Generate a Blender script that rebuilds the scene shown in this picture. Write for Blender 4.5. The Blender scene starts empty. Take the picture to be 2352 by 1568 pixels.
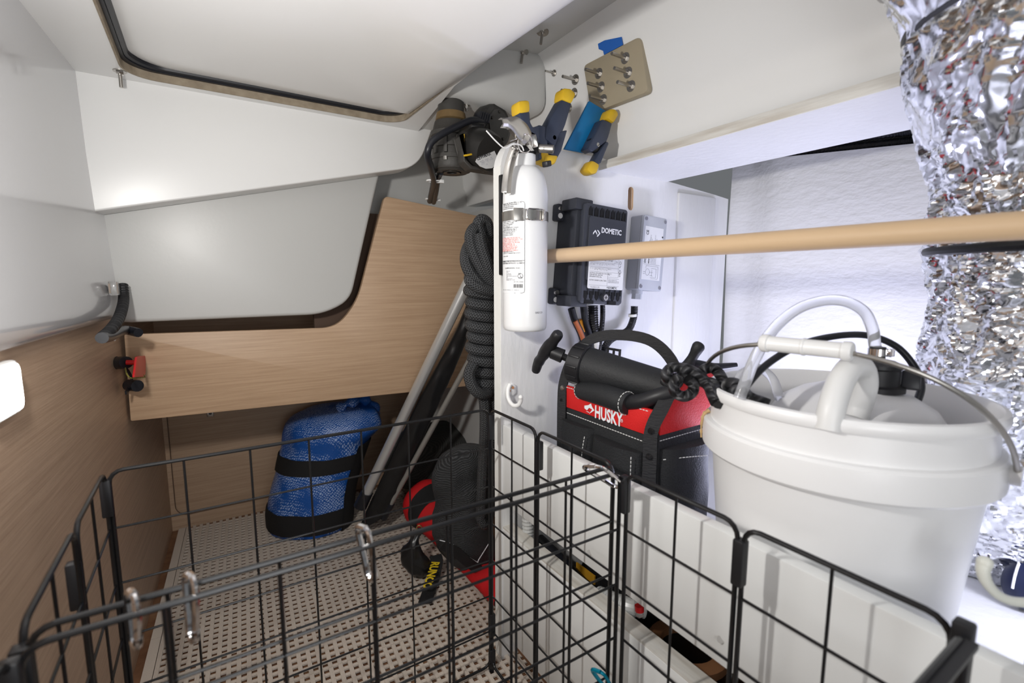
import bpy, bmesh, math, random
from mathutils import Vector, Matrix, Euler, noise
random.seed(7)
# ------------------------------------------------------------------ camera, world, lights, exposure
FPX = 1100.0; H = 0.80
PITCH = math.atan((784 - 645) / FPX); YAW = math.radians(57.6)
RT = Vector((math.sin(YAW), -math.cos(YAW), 0)); FW = Vector((math.cos(YAW), math.sin(YAW), 0))
SC = bpy.context.scene; COL = SC.collection
cd = bpy.data.cameras.new('camera'); cd.sensor_width = 36; cd.lens = FPX / 2352 * 36
cd.clip_start = 0.01; cd.clip_end = 50
cam = bpy.data.objects.new('camera', cd); COL.objects.link(cam)
cam.location = (0, 0, H)
cam.rotation_euler = (math.pi / 2 - PITCH, 0, -(math.pi / 2 - YAW))
cd.dof.use_dof = True; cd.dof.focus_distance = 1.0; cd.dof.aperture_fstop = 4.5
SC.camera = cam
w = bpy.data.worlds.new('world'); SC.world = w; w.use_nodes = True
w.node_tree.nodes['Background'].inputs[0].default_value = (0.90, 0.95, 1.0, 1)
w.node_tree.nodes['Background'].inputs[1].default_value = 0.15
SC.view_settings.view_transform = 'Standard'; SC.view_settings.look = 'None'
SC.view_settings.gamma = 1; SC.view_settings.use_curve_mapping = False
SC.view_settings.exposure = 0.10
def area(name, loc, target, size, power, color, sy=None):
    l = bpy.data.lights.new(name, 'AREA'); l.shape = 'RECTANGLE'; l.size = size; l.size_y = sy or size
    l.energy = power; l.color = color
    o = bpy.data.objects.new(name, l); COL.objects.link(o); o.location = loc
    o.rotation_euler = (Vector(target) - Vector(loc)).to_track_quat('-Z', 'Y').to_euler()
    return o
area('locker_lamp', (-0.14, 0.42, H + 0.12), (0.45, 0.95, H + 0.0), 0.05, 4.3, (1, 0.97, 0.93))
area('compartment_lamp', (0.965, 0.46, H - 0.39), (0.93, 0.46, H + 0.2), 0.03, 2.3, (0.72, 0.74, 1.0), 0.26)
area('shelf_lamp', (0.80, -0.02, H - 0.26), (1.0, 0.22, H - 0.36), 0.06, 0.9, (0.80, 0.82, 1.0))
area('rear_fill', (0.05, -0.40, H - 0.10), (0.15, 0.8, H + 0.25), 0.4, 3.0, (0.97, 0.98, 1.0))  # added fill behind the camera, aimed up to brighten the lid
# ------------------------------------------------------------------ helpers
def ray(px, py):
    r = (px - 1176) / FPX; up = (784 - py) / FPX
    f = math.cos(PITCH) + up * math.sin(PITCH); z = up * math.cos(PITCH) - math.sin(PITCH)
    return RT * r + FW * f + Vector((0, 0, z))
O = Vector((0, 0, H))
def PX(px, py, X): d = ray(px, py); return O + d * (X / d.x)
def PY(px, py, Y): d = ray(px, py); return O + d * (Y / d.y)
def PZ(px, py, z): d = ray(px, py); return O + d * (z / d.z)          # z relative to the eye
def PD(px, py, D): return O + ray(px, py) * D
V = Vector
WM = {}
def nodes_of(m): return m.node_tree.nodes, m.node_tree.links
def mat(name, col, rough=0.5, metal=0.0, bump=None, var=None, spec=0.5, coat=0.0, trans=0.0, emit=None, sss=0.0, alpha=1.0, ior=1.45):
    m = bpy.data.materials.new(name); m.use_nodes = True; n, l = nodes_of(m); b = n['Principled BSDF']
    b.inputs['Base Color'].default_value = (*col, 1); b.inputs['Roughness'].default_value = rough
    b.inputs['Metallic'].default_value = metal; b.inputs['Specular IOR Level'].default_value = spec
    b.inputs['Coat Weight'].default_value = coat; b.inputs['Transmission Weight'].default_value = trans
    b.inputs['IOR'].default_value = ior
    b.inputs['Alpha'].default_value = alpha
    if sss: b.inputs['Subsurface Weight'].default_value = sss; b.inputs['Subsurface Radius'].default_value = (.02, .02, .02)
    if emit: b.inputs['Emission Color'].default_value = (*emit[0], 1); b.inputs['Emission Strength'].default_value = emit[1]
    tc = n.new('ShaderNodeTexCoord')
    if var:   # (scale, colour2, (sx,sy,sz))
        mp = n.new('ShaderNodeMapping'); l.new(tc.outputs['Object'], mp.inputs[0])
        if len(var) > 2: mp.inputs['Scale'].default_value = var[2]
        t = n.new('ShaderNodeTexNoise'); t.inputs['Scale'].default_value = var[0]; t.inputs['Detail'].default_value = 6
        l.new(mp.outputs[0], t.inputs['Vector'])
        r = n.new('ShaderNodeValToRGB'); r.color_ramp.elements[0].position = 0.35; r.color_ramp.elements[1].position = 0.68
        r.color_ramp.elements[0].color = (*col, 1); r.color_ramp.elements[1].color = (*var[1], 1)
        l.new(t.outputs[0], r.inputs[0]); l.new(r.outputs[0], b.inputs['Base Color'])
    if bump:  # (scale, strength, (sx,sy,sz))
        mp = n.new('ShaderNodeMapping'); l.new(tc.outputs['Object'], mp.inputs[0])
        if len(bump) > 2: mp.inputs['Scale'].default_value = bump[2]
        t = n.new('ShaderNodeTexNoise'); t.inputs['Scale'].default_value = bump[0]; t.inputs['Detail'].default_value = 4
        l.new(mp.outputs[0], t.inputs['Vector'])
        bp = n.new('ShaderNodeBump'); bp.inputs['Strength'].default_value = bump[1]; bp.inputs['Distance'].default_value = 0.002
        l.new(t.outputs[0], bp.inputs['Height']); l.new(bp.outputs[0], b.inputs['Normal'])
    return m
def braid_mat(name, col, hi, ku, kv, strength=0.8, rough=0.55, twist=False, dist=0.002):
    """woven / braided thread pattern driven by the UV of a swept tube (u along the length in metres, v around)"""
    m = mat(name, col, rough); n, l = nodes_of(m); b = n['Principled BSDF']
    uv = n.new('ShaderNodeUVMap'); s = n.new('ShaderNodeSeparateXYZ'); l.new(uv.outputs[0], s.inputs[0])
    def math_(op, a, b_=None, v=None):
        q = n.new('ShaderNodeMath'); q.operation = op; l.new(a, q.inputs[0])
        if b_ is not None: l.new(b_, q.inputs[1])
        if v is not None: q.inputs[1].default_value = v
        return q.outputs[0]
    U = math_('MULTIPLY', s.outputs[0], v=ku); W = math_('MULTIPLY', s.outputs[1], v=kv * 2 * math.pi)
    a = math_('SINE', math_('ADD', U, W)); c = math_('SINE', math_('SUBTRACT', U, W))
    h = a if twist else math_('MAXIMUM', a, c)
    if not twist:
        sel = math_('SINE', math_('MULTIPLY', W, v=1.0)); h = math_('ADD', h, math_('MULTIPLY', sel, v=0.35))
    bp = n.new('ShaderNodeBump'); bp.inputs['Strength'].default_value = strength; bp.inputs['Distance'].default_value = dist
    l.new(h, bp.inputs['Height']); l.new(bp.outputs[0], b.inputs['Normal'])
    mr = n.new('ShaderNodeMapRange'); mr.inputs[1].default_value = -1; mr.inputs[2].default_value = 1.2; l.new(h, mr.inputs[0])
    mx = n.new('ShaderNodeMix'); mx.data_type = 'RGBA'; mx.inputs[6].default_value = (*col, 1); mx.inputs[7].default_value = (*hi, 1)
    l.new(mr.outputs[0], mx.inputs[0]); l.new(mx.outputs[2], b.inputs['Base Color'])
    return m
def empty(name, loc, label, cat, group=None, rot=(0, 0, 0)):
    o = bpy.data.objects.new(name, None); COL.objects.link(o); o.location = loc; o.rotation_euler = rot
    o.empty_display_size = 0.02
    WM[o] = Matrix.Translation(V(loc)) @ Euler(rot).to_matrix().to_4x4()
    return tag(o, label, cat, group)
def tag(o, label=None, cat=None, group=None, kind=None):
    if label: o['label'] = label
    if cat: o['category'] = cat
    if group: o['group'] = group
    if kind: o['kind'] = kind
    return o
def frame_axis(t, up=None):
    t = t.normalized(); a = V((0, 0, 1)) if abs(t.z) < 0.9 else V((1, 0, 0))
    if up: a = up
    x = a.cross(t).normalized(); return x, t.cross(x).normalized()
def smooth_path(pts, n=8, closed=False):
    pts = [V(p) for p in pts]; out = []; L = len(pts); m = L if closed else L - 1
    for i in range(m):
        g = (lambda k: pts[k % L]) if closed else (lambda k: pts[max(0, min(L - 1, k))])
        p0, p1, p2, p3 = g(i - 1), g(i), g(i + 1), g(i + 2)
        for j in range(n):
            t = j / n
            out.append(0.5 * ((2 * p1) + (p2 - p0) * t + (2 * p0 - 5 * p1 + 4 * p2 - p3) * t * t + (3 * p1 - p0 - 3 * p2 + p3) * t ** 3))
    if not closed: out.append(pts[-1])
    return out
class MB:
    def __init__(s): s.v = []; s.f = []; s.uv = {}
    def add(s, vs, fs):
        b = len(s.v); s.v += [V(p) for p in vs]; s.f += [tuple(i + b for i in f) for f in fs]; return s
    def box(s, c, d, R=None):
        c = V(c); hx, hy, hz = d[0] / 2, d[1] / 2, d[2] / 2
        vs = [V((x, y, z)) for x in (-hx, hx) for y in (-hy, hy) for z in (-hz, hz)]
        if R is not None: vs = [R @ p for p in vs]
        return s.add([c + p for p in vs], [(0, 1, 3, 2), (4, 6, 7, 5), (0, 4, 5, 1), (2, 3, 7, 6), (0, 2, 6, 4), (1, 5, 7, 3)])
    def box2(s, a, b): a = V(a); b = V(b); return s.box((a + b) / 2, (abs(b.x - a.x), abs(b.y - a.y), abs(b.z - a.z)))
    def prism(s, poly, vec):
        n = len(poly); vec = V(vec); vs = [V(p) for p in poly] + [V(p) + vec for p in poly]
        fs = [tuple(range(n - 1, -1, -1)), tuple(range(n, 2 * n))] + [(i, (i + 1) % n, n + (i + 1) % n, n + i) for i in range(n)]
        return s.add(vs, fs)
    def tube(s, pts, r, n=8, closed=False, caps=True, flat=None):
        """swept tube; r number or list; flat=(a,b) makes an a x b strap section instead"""
        pts = [V(p) for p in pts]; m = len(pts); rr = r if isinstance(r, (list, tuple)) else [r] * m
        base = len(s.v); T = []
        for i in range(m):
            a = pts[(i - 1) % m] if (closed or i > 0) else pts[i]; b = pts[(i + 1) % m] if (closed or i < m - 1) else pts[i]
            d = b - a; T.append(d.normalized() if d.length > 1e-9 else V((0, 0, 1)))
        x, y = frame_axis(T[0]); L = 0; Ls = []
        for i in range(m):
            if i: L += (pts[i] - pts[i - 1]).length
            Ls.append(L)
            x = (x - T[i] * x.dot(T[i])).normalized(); y = T[i].cross(x)
            for k in range(n):
                a = 2 * math.pi * k / n
                if flat: q = x * (flat[0] / 2 * (1 if math.cos(a) >= 0 else -1) * abs(math.cos(a)) ** 0.35) + y * (flat[1] / 2 * (1 if math.sin(a) >= 0 else -1) * abs(math.sin(a)) ** 0.35)
                else: q = (x * math.cos(a) + y * math.sin(a)) * rr[i]
                s.v.append(pts[i] + q)
        for i in range(m if closed else m - 1):
            j = (i + 1) % m; u0 = Ls[i]; u1 = Ls[j] if j else Ls[i] + (pts[0] - pts[i]).length
            for k in range(n):
                k2 = (k + 1) % n
                s.uv[len(s.f)] = [(u0, k / n), (u0, (k + 1) / n), (u1, (k + 1) / n), (u1, k / n)]
                s.f.append((base + i * n + k, base + i * n + k2, base + j * n + k2, base + j * n + k))
        if caps and not closed:
            s.f.append(tuple(base + k for k in range(n - 1, -1, -1))); s.f.append(tuple(base + (m - 1) * n + k for k in range(n)))
        return s
    def strap(s, pts, nrm, wdt, th):
        """flat band: pts centre line, nrm face normal (single vector or list)"""
        pts = [V(p) for p in pts]; m = len(pts); b = len(s.v)
        for i in range(m):
            t = (pts[min(i + 1, m - 1)] - pts[max(i - 1, 0)]).normalized(); N = V(nrm[i] if isinstance(nrm, list) else nrm).normalized()
            sd = t.cross(N).normalized() * (wdt / 2); N = sd.cross(t).normalized() * th
            s.v += [pts[i] + sd, pts[i] - sd, pts[i] - sd + N, pts[i] + sd + N]
        for i in range(m - 1):
            for k in range(4): k2 = (k + 1) % 4; s.f.append((b + i * 4 + k, b + i * 4 + k2, b + i * 4 + 4 + k2, b + i * 4 + 4 + k))
        s.f.append((b + 3, b + 2, b + 1, b)); e = b + (m - 1) * 4; s.f.append((e, e + 1, e + 2, e + 3)); return s
    def lathe(s, prof, n=32, M=None, closed=False):
        M = M or Matrix.Identity(4); b = len(s.v); m = len(prof)
        for r, z in prof:
            for k in range(n):
                a = 2 * math.pi * k / n; s.v.append(M @ V((r * math.cos(a), r * math.sin(a), z)))
        for i in range(m if closed else m - 1):
            j = (i + 1) % m
            for k in range(n): k2 = (k + 1) % n; s.f.append((b + i * n + k, b + i * n + k2, b + j * n + k2, b + j * n + k))
        if not closed:
            if prof[0][0] > 1e-6: s.f.append(tuple(b + k for k in range(n - 1, -1, -1)))
            if prof[-1][0] > 1e-6: s.f.append(tuple(b + (m - 1) * n + k for k in range(n)))
        return s
    def cyl(s, p0, p1, r, n=16, r1=None):
        p0 = V(p0); p1 = V(p1); return s.tube([p0, p1], [r, r if r1 is None else r1], n)
    def loft(s, rings, caps=True):
        n = len(rings[0]); b = len(s.v)
        for r in rings: s.v += [V(p) for p in r]
        for i in range(len(rings) - 1):
            for k in range(n): k2 = (k + 1) % n; s.f.append((b + i * n + k, b + i * n + k2, b + (i + 1) * n + k2, b + (i + 1) * n + k))
        if caps: s.f.append(tuple(b + k for k in range(n - 1, -1, -1))); e = b + (len(rings) - 1) * n; s.f.append(tuple(e + k for k in range(n)))
        return s
    def sph(s, c, r, n=12, M=None):
        prof = [(max(1e-7, math.sin(math.pi * i / n)), -math.cos(math.pi * i / n)) for i in range(n + 1)]
        R = r if isinstance(r, (tuple, list)) else (r, r, r)
        T = Matrix.Translation(V(c)) @ (M or Matrix.Identity(4)) @ Matrix.Diagonal((*R, 1)); return s.lathe(prof, n * 2, T)
    def build(s, name, m, parent=None, smooth=40, bevel=0, local=False, seg=2, label=None):
        me = bpy.data.meshes.new(name); vs = s.v
        if parent is not None and not local:
            inv = WM[parent].inverted(); vs = [inv @ p for p in vs]
        me.from_pydata([tuple(p) for p in vs], [], s.f)
        if s.uv:
            u = me.uv_layers.new(name='UVMap')
            for pi, poly in enumerate(me.polygons):
                if pi in s.uv:
                    for q, li in enumerate(poly.loop_indices): u.data[li].uv = s.uv[pi][q]
        bm = bmesh.new(); bm.from_mesh(me)
        if bevel:
            bmesh.ops.remove_doubles(bm, verts=bm.verts, dist=1e-6)
            ed = [e for e in bm.edges if len(e.link_faces) == 2 and e.calc_face_angle(0) > math.radians(30)]
            bmesh.ops.bevel(bm, geom=ed, offset=bevel, segments=seg, profile=0.5, affect='EDGES', clamp_overlap=True)
        bmesh.ops.recalc_face_normals(bm, faces=bm.faces); bm.to_mesh(me); bm.free()
        if smooth: me.shade_smooth(); me.set_sharp_from_angle(angle=math.radians(smooth))
        if m: me.materials.append(m)
        o = bpy.data.objects.new(name, me); COL.objects.link(o)
        if parent is not None: o.parent = parent; WM[o] = WM[parent].copy()
        else: WM[o] = Matrix.Identity(4)
        if label: o['label'] = label
        return o
def struct(name, mb, m, bevel=0, smooth=40, label=None, seg=2):
    o = mb.build(name, m, None, smooth, bevel, seg=seg); o['kind'] = 'structure'
    if label: o['label'] = label
    return o
def dupe(src, parent, loc):
    c = src.copy(); COL.objects.link(c); c.parent = parent; c.location = loc; return c
def rrect(cx, cy, w_, h_, r, n=5):
    out = []
    for sx, sy, a0 in ((1, 1, 0), (-1, 1, 90), (-1, -1, 180), (1, -1, 270)):
        for i in range(n + 1):
            a = math.radians(a0 + 90 * i / n); out.append((cx + sx * (w_ / 2 - r) + r * math.cos(a), cy + sy * (h_ / 2 - r) + r * math.sin(a)))
    return out
def round_poly(p, r, n=5):
    """fillet the corners of a 2D polygon; r number or list"""
    out = []; L = len(p)
    for i in range(L):
        a, b, c = V(p[i - 1]), V(p[i]), V(p[(i + 1) % L]); ri = r[i] if isinstance(r, (list, tuple)) else r
        if ri <= 0: out.append(tuple(b)); continue
        d1 = (a - b); d2 = (c - b); k = min(ri, d1.length * 0.45, d2.length * 0.45)
        s_, e_ = b + d1.normalized() * k, b + d2.normalized() * k
        for j in range(n + 1):
            t = j / n; out.append(tuple((1 - t) ** 2 * s_ + 2 * t * (1 - t) * b + t * t * e_))
    return out
def text_mb(txt, size, M, off=0.0, ext=0.0, align='LEFT', sx=1.0, spacing=1.0, shear=0.0, fn=None):
    """lettering as flat mesh: local XY plane of M"""
    c = bpy.data.curves.new('t', 'FONT'); c.body = txt; c.size = size; c.offset = off; c.extrude = ext; c.align_x = align
    c.align_y = 'TOP_BASELINE'; c.space_character = spacing; c.shear = shear; c.resolution_u = 2; c.space_line = 0.95
    o = bpy.data.objects.new('t', c); COL.objects.link(o); dg = bpy.context.evaluated_depsgraph_get()
    me = bpy.data.meshes.new_from_object(o.evaluated_get(dg)); bpy.data.objects.remove(o); bpy.data.curves.remove(c)
    mb = MB(); f = fn or (lambda p: M @ p)
    mb.add([f(V((v.co.x * sx, v.co.y, v.co.z))) for v in me.vertices], [tuple(p.vertices) for p in me.polygons])
    bpy.data.meshes.remove(me); return mb
def basis(o, x, y):
    x = V(x).normalized(); y = V(y).normalized(); z = x.cross(y).normalized(); y = z.cross(x)
    return Matrix(((x.x, y.x, z.x, o[0]), (x.y, y.y, z.y, o[1]), (x.z, y.z, z.z, o[2]), (0, 0, 0, 1)))
# ------------------------------------------------------------------ materials
def wood_mat(name, scale, c1=(.45, .300, .188), c2=(.54, .372, .24), rough=.45):
    m = mat(name, c1, rough, bump=(1.0, .12, tuple(s * 3 for s in scale))); n, l = nodes_of(m); b = n['Principled BSDF']
    tc = n.new('ShaderNodeTexCoord'); mp = n.new('ShaderNodeMapping'); mp.inputs['Scale'].default_value = scale; l.new(tc.outputs['Object'], mp.inputs[0])
    a = n.new('ShaderNodeTexNoise'); a.inputs['Scale'].default_value = 1.0; a.inputs['Detail'].default_value = 8; a.inputs['Roughness'].default_value = .65
    a.inputs['Distortion'].default_value = .3; l.new(mp.outputs[0], a.inputs['Vector'])
    r = n.new('ShaderNodeValToRGB'); r.color_ramp.elements[0].position = .36; r.color_ramp.elements[1].position = .60
    r.color_ramp.elements[0].color = (*c1, 1); r.color_ramp.elements[1].color = (*c2, 1)
    l.new(a.outputs[0], r.inputs[0]); l.new(r.outputs[0], b.inputs['Base Color']); return m
M = {}
M['gel'] = mat('white_gelcoat', (.82, .82, .81), .30, bump=(3, .05))
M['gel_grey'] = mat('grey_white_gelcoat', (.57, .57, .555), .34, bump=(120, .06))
M['gel_wall'] = mat('glossy_liner_gelcoat', (.64, .64, .655), .15, bump=(4, .06), coat=.35)
M['paint'] = mat('white_painted_ply', (.82, .82, .82), .34, bump=(70, .6, (1, 1, .25)), var=(9, (.79, .79, .78)))
M['board'] = mat('white_plastic_board', (.80, .81, .80), .3)
M['edgegrain'] = mat('painted_ply_edge', (.74, .73, .69), .55, bump=(90, .5, (1.2, .15, 2.2)), var=(60, (.52, .48, .42), (1, .12, 1.6)))
M['edge_white'] = mat('painted_ply_end', (.80, .80, .77), .5, bump=(80, .4))
M['hull'] = mat('rolled_white_hull', (.84, .84, .85), .42, bump=(75, 1.0, (1, .5, 1)))
M['oak_x'] = wood_mat('oak_laminate', (5, 5, 190))
M['oak_y'] = wood_mat('oak_laminate_side', (5, 4, 170), (.42, .285, .195), (.52, .37, .26))
M['oak_back'] = wood_mat('oak_laminate_back', (5, 5, 190), (.40, .27, .18), (.49, .345, .235))
M['oak_edge'] = mat('oak_edge', (.62, .42, .27), .5)
M['gap_dark'] = mat('dark_gap_fill', (.10, .06, .04), .7)
M['subfloor'] = mat('brown_subfloor', (.16, .075, .04), .55, var=(20, (.28, .15, .08)))
M['tile'] = mat('beige_floor_plastic', (.66, .585, .51), .5, bump=(420, .5))
M['black'] = mat('matt_black_plastic', (.012, .012, .014), .45)
M['black_gloss'] = mat('black_gloss', (.012, .012, .013), .2)
M['rubber'] = mat('black_rubber', (.012, .013, .018), .38)
M['tan_edge'] = mat('raw_laminate_edge', (.36, .30, .22), .8, var=(60, (.26, .21, .15)))
M['steel'] = mat('stainless_steel', (.62, .60, .57), .22, 1.0)
M['steel_dull'] = mat('dull_stainless', (.45, .43, .40), .35, 1.0)
M['chrome'] = mat('chrome', (.80, .78, .78), .10, 1.0)
M['wire'] = mat('black_coated_wire', (.011, .011, .012), .24)
M['white_plastic'] = mat('white_plastic', (.82, .82, .81), .35)
M['ink'] = mat('black_ink', (.03, .03, .035), .5)
M['ink_grey'] = mat('grey_ink', (.22, .22, .25), .5)
M['ink_red'] = mat('red_ink', (.75, .12, .09), .5)
M['paper'] = mat('white_label', (.80, .81, .82), .4)
M['teal'] = mat('teal_anodised', (.0, .30, .45), .3, .4)
# ------------------------------------------------------------------ setting
SK = 0.055                                                       # the port side runs a few degrees off the bulkheads
def wlx(y): return -0.181 + (y - 1.177) * SK                    # x of the left wall at floor level
fl = struct('floor', MB().box2((-.35, -.5, -.035), (1.3, 2.0, -.0075)), M['subfloor'], label='dark brown sub-floor under the plastic floor tiles')
TP = .0186; NT = 15
tm = MB(); ts = TP * NT
for i in range(NT):
    tm.box(((i + .5) * TP - TP * .25, ts / 2, -.0025), (TP * .46, ts - .001, .005))
    for g in (-.14, .14): tm.box(((i + .5) * TP - TP * .25 + TP * g, ts / 2, .0004), (TP * .13, ts - .001, .0012))
    for j in range(NT): tm.box(((i + .5) * TP + TP * .25, (j + .5) * TP - TP * .27, -.0032), (TP * .56, TP * .42, .0036))
tile_src = None
for a in range(-1, 4):
    for b in range(0, 7):
        x = a * ts; y = b * ts
        R = Matrix.Rotation(-math.atan(SK), 4, 'Z'); p = V((-.218, -.128, 0)) + R @ V((x + .003, y, 0))
        cx = p.x + .14
        if p.x < wlx(p.y) - .01 or p.x + ts > .84: continue
        if p.y + ts > 1.90: continue
        if tile_src is None:
            t = tm.build('floor_tile', M['tile'], None, smooth=0); tile_src = t
        else: t = tile_src.copy(); COL.objects.link(t)
        t.parent = fl; t.location = p; t.rotation_euler = (0, 0, -math.atan(SK))
# one-column cut tiles along the left wall
e2 = MB(); e2.box((-.0105, ts / 2, -.0035), (.019, ts - .001, .007))
cut = None
for b in range(0, 7):
    p = V((-.218, -.128, 0)) + Matrix.Rotation(-math.atan(SK), 4, 'Z') @ V((.003, b * ts, 0))
    if cut is None: t = e2.build('cut_tile', M['tile'], None, smooth=0); cut = t
    else: t = cut.copy(); COL.objects.link(t)
    t.parent = fl; t.location = p; t.rotation_euler = (0, 0, -math.atan(SK))
# left wall, lower oak and upper gelcoat liner
def wall_strip(y0, y1, z0, z1, dx0, dx1, th=.03):
    return MB().loft([[V((wlx(y0) + dx0, y0, z0)), V((wlx(y0) + dx0 - th, y0, z0)), V((wlx(y0) + dx1 - th, y0, z1)), V((wlx(y0) + dx1, y0, z1))],
                      [V((wlx(y1) + dx0, y1, z0)), V((wlx(y1) + dx0 - th, y1, z0)), V((wlx(y1) + dx1 - th, y1, z1)), V((wlx(y1) + dx1, y1, z1))]])
struct('wall_left', wall_strip(-.6, 1.86, -.03, H - .075, 0, 0), M['oak_y'], label='brown oak laminate wall along the left side')
lm = MB(); rings = []
for y in [-.6 + 1.96 * i / 30 for i in range(31)]:
    x = wlx(y) + .012 - .05 * max(0, .75 - y) * 0
    pr = [(-.030, -.080), (.004, -.080), (.012, -.076), (.016, -.066), (.016, -.05), (.010, -.01), (.004, .10), (-.002, .25), (-.006, .47), (-.04, .47)]
    rings.append([V((x + a - .016, y, H + z)) for a, z in pr])
lm.loft(rings); struct('wall_left_liner', lm, M['gel_wall'], label='glossy white fibreglass liner above the left wall', smooth=60)
# back wall low behind the bags, with its flush locker door
struct('wall_back', MB().box2((-.25, 1.83, -.03), (1.0, 1.86, H + .30)), M['oak_back'], label='oak laminate wall at the far end above the floor')
dp = [V((x, 1.828, z)) for x, z in rrect(.33, .235, .92, .385, .035, 6)]
door = struct('door_1', MB().prism(dp, (0, .006, 0)), M['oak_back'], bevel=.0012, label='flush oak locker door low in the far wall')
o = MB().box(PY(483, 951, 1.826), (.020, .006, .016)).build('latch', M['steel_dull'], door, bevel=.002); o['label'] = 'small grey metal latch'
MB().cyl(PY(483, 949, 1.828), PY(483, 949, 1.820), .005).build('latch_bore', M['black'], door)
gr = [V((x, 1.8275, z)) for x, z in rrect(.33, .235, .924, .389, .036, 6)]
MB().tube(gr, .0012, 5, closed=True).build('door_gap', M['gap_dark'], door)
struct('wall_right_forward', MB().prism([(.86, .84, -.02), (.72, 1.85, -.02), (.76, 1.85, -.02), (.90, .84, -.02)], (0, 0, H + .25)), M['gel_grey'], label='grey white hull side behind the bags')
# shaped oak panel across the middle
YP = 1.36
def py2(px, py, Y=YP): p = PY(px, py, Y); return (p.x, p.z)
pp = [py2(285, 768), py2(775, 752), py2(822, 690), py2(884, 450), py2(1128, 494)]
pe = (.95, pp[-1][1] - .03); pb = (.95, py2(945, 900)[1] - .01)
poly = pp[:4] + [pe, pb, py2(945, 900), py2(300, 967)]
poly2 = round_poly(poly, [.004, .10, .10, .012, 0, 0, 0, .004], 6)
struct('wall_front_panel', MB().prism([V((x, YP, z)) for x, z in poly2], (0, .018, 0)), M['oak_x'], bevel=.0015, label='shaped oak laminate panel with a curved cut-out')
# white underside of the anchor locker that fills the cut-out
YT = 1.35
tp = [py2(165, 470, YT), py2(205, 735, YT), py2(300, 741, YT), py2(742, 722, YT), py2(806, 690, YT), py2(866, 425, YT), py2(900, 300, YT), py2(165, 300, YT)]
tp2 = round_poly(tp, [0, .01, 0, .05, .05, .03, 0, 0], 5)
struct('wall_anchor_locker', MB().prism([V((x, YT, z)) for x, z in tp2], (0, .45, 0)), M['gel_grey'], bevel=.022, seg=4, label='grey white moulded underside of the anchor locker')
struct('wall_forward_upper', MB().box2((.36, 1.50, H + .19), (1.05, 1.53, H + .60)), M['gel_grey'], label='white wall behind the windlass motor')
struct('trim_1', MB().box2((.25, 1.43, H - .15), (1.05, 1.445, H + .195)), M['gap_dark'], label='dark sheet for the shaded slot behind the oak panel')  # dark sheet put in for the shade inside the slot
# overhead: coaming beam, hatch surround, lid, deck
YB = 1.275
bl = py2(190, 489, YB); br = py2(962, 383, YB)
bp = [(-.24, bl[1] - .012), bl, (br[0], br[1]), py2(1003, 268, YB), (py2(1040, 170, YB)[0], H + .46), (-.24, H + .46)]
bp2 = round_poly(bp, [0, 0, .05, .08, 0, 0], 6)
struct('ceiling_beam', MB().prism([V((x, YB, z)) for x, z in bp2], (0, .07, 0)), M['gel'], bevel=.016, seg=4, label='white fibreglass coaming hanging below the hatch')
ZF = .40
hole = [(x, y) for x, y in rrect(.170, .745, .56, 1.0, .055, 8)]
outer = [(-.25, -.6), (.462, -.6), (.462, .95), (.515, YB + .03), (-.25, YB + .03)]
def ring_slab(outer, hole, z0, z1):
    bm = bmesh.new()
    def loop(pts, z): vs = [bm.verts.new((x, y, z)) for x, y in pts]; return vs, [bm.edges.new((vs[i], vs[(i + 1) % len(vs)])) for i in range(len(vs))]
    a, ea = loop(outer, z0); b_, eb = loop(hole, z0)
    bmesh.ops.triangle_fill(bm, edges=ea + eb, use_beauty=True)
    mb = MB(); bm.verts.index_update()
    vs = [v.co.copy() for v in bm.verts]; fs = [tuple(v.index for v in f.verts) for f in bm.faces]; bm.free()
    mb.add(vs, fs); mb.add([V((p.x, p.y, z1)) for p in vs], [tuple(reversed(f)) for f in fs])
    n = len(outer); N = len(vs)
    for i in range(n): mb.f.append((i, (i + 1) % n, N + (i + 1) % n, N + i))
    for i in range(len(hole)): a_ = n + i; c_ = n + (i + 1) % len(hole); mb.f.append((a_, c_, N + c_, N + a_))
    return mb
struct('ceiling_hatch_surround', ring_slab(outer, hole, H + ZF, H + ZF + .006), M['gel'], label='white fibreglass surround of the overhead hatch', smooth=20)
lid = empty('hatch_lid', (.17, .745, H + ZF), 'large white fibreglass hatch lid overhead with a black rubber seal', 'hatch')
he = rrect(.170, .745, .552, .992, .052, 8)
ring_slab([(x, y) for x, y in rrect(.170, .745, .559, .999, .055, 8)], he, H + ZF - .0025, H + ZF + .012).build('opening_edge', M['tan_edge'], lid, smooth=30, label='tan raw laminate edge')
ring_slab([(x, y) for x, y in rrect(.170, .745, .56, 1.0, .055, 8)], rrect(.170, .745, .540, .98, .06, 8), H + ZF + .012, H + ZF + .021).build('seal_base', M['rubber'], lid, smooth=30)
MB().tube([V((x, y, H + ZF + .022)) for x, y in rrect(.170, .745, .538, .978, .06, 8)], .0075, 8, closed=True).build('seal', M['rubber'], lid, label='black rubber seal')
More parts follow.
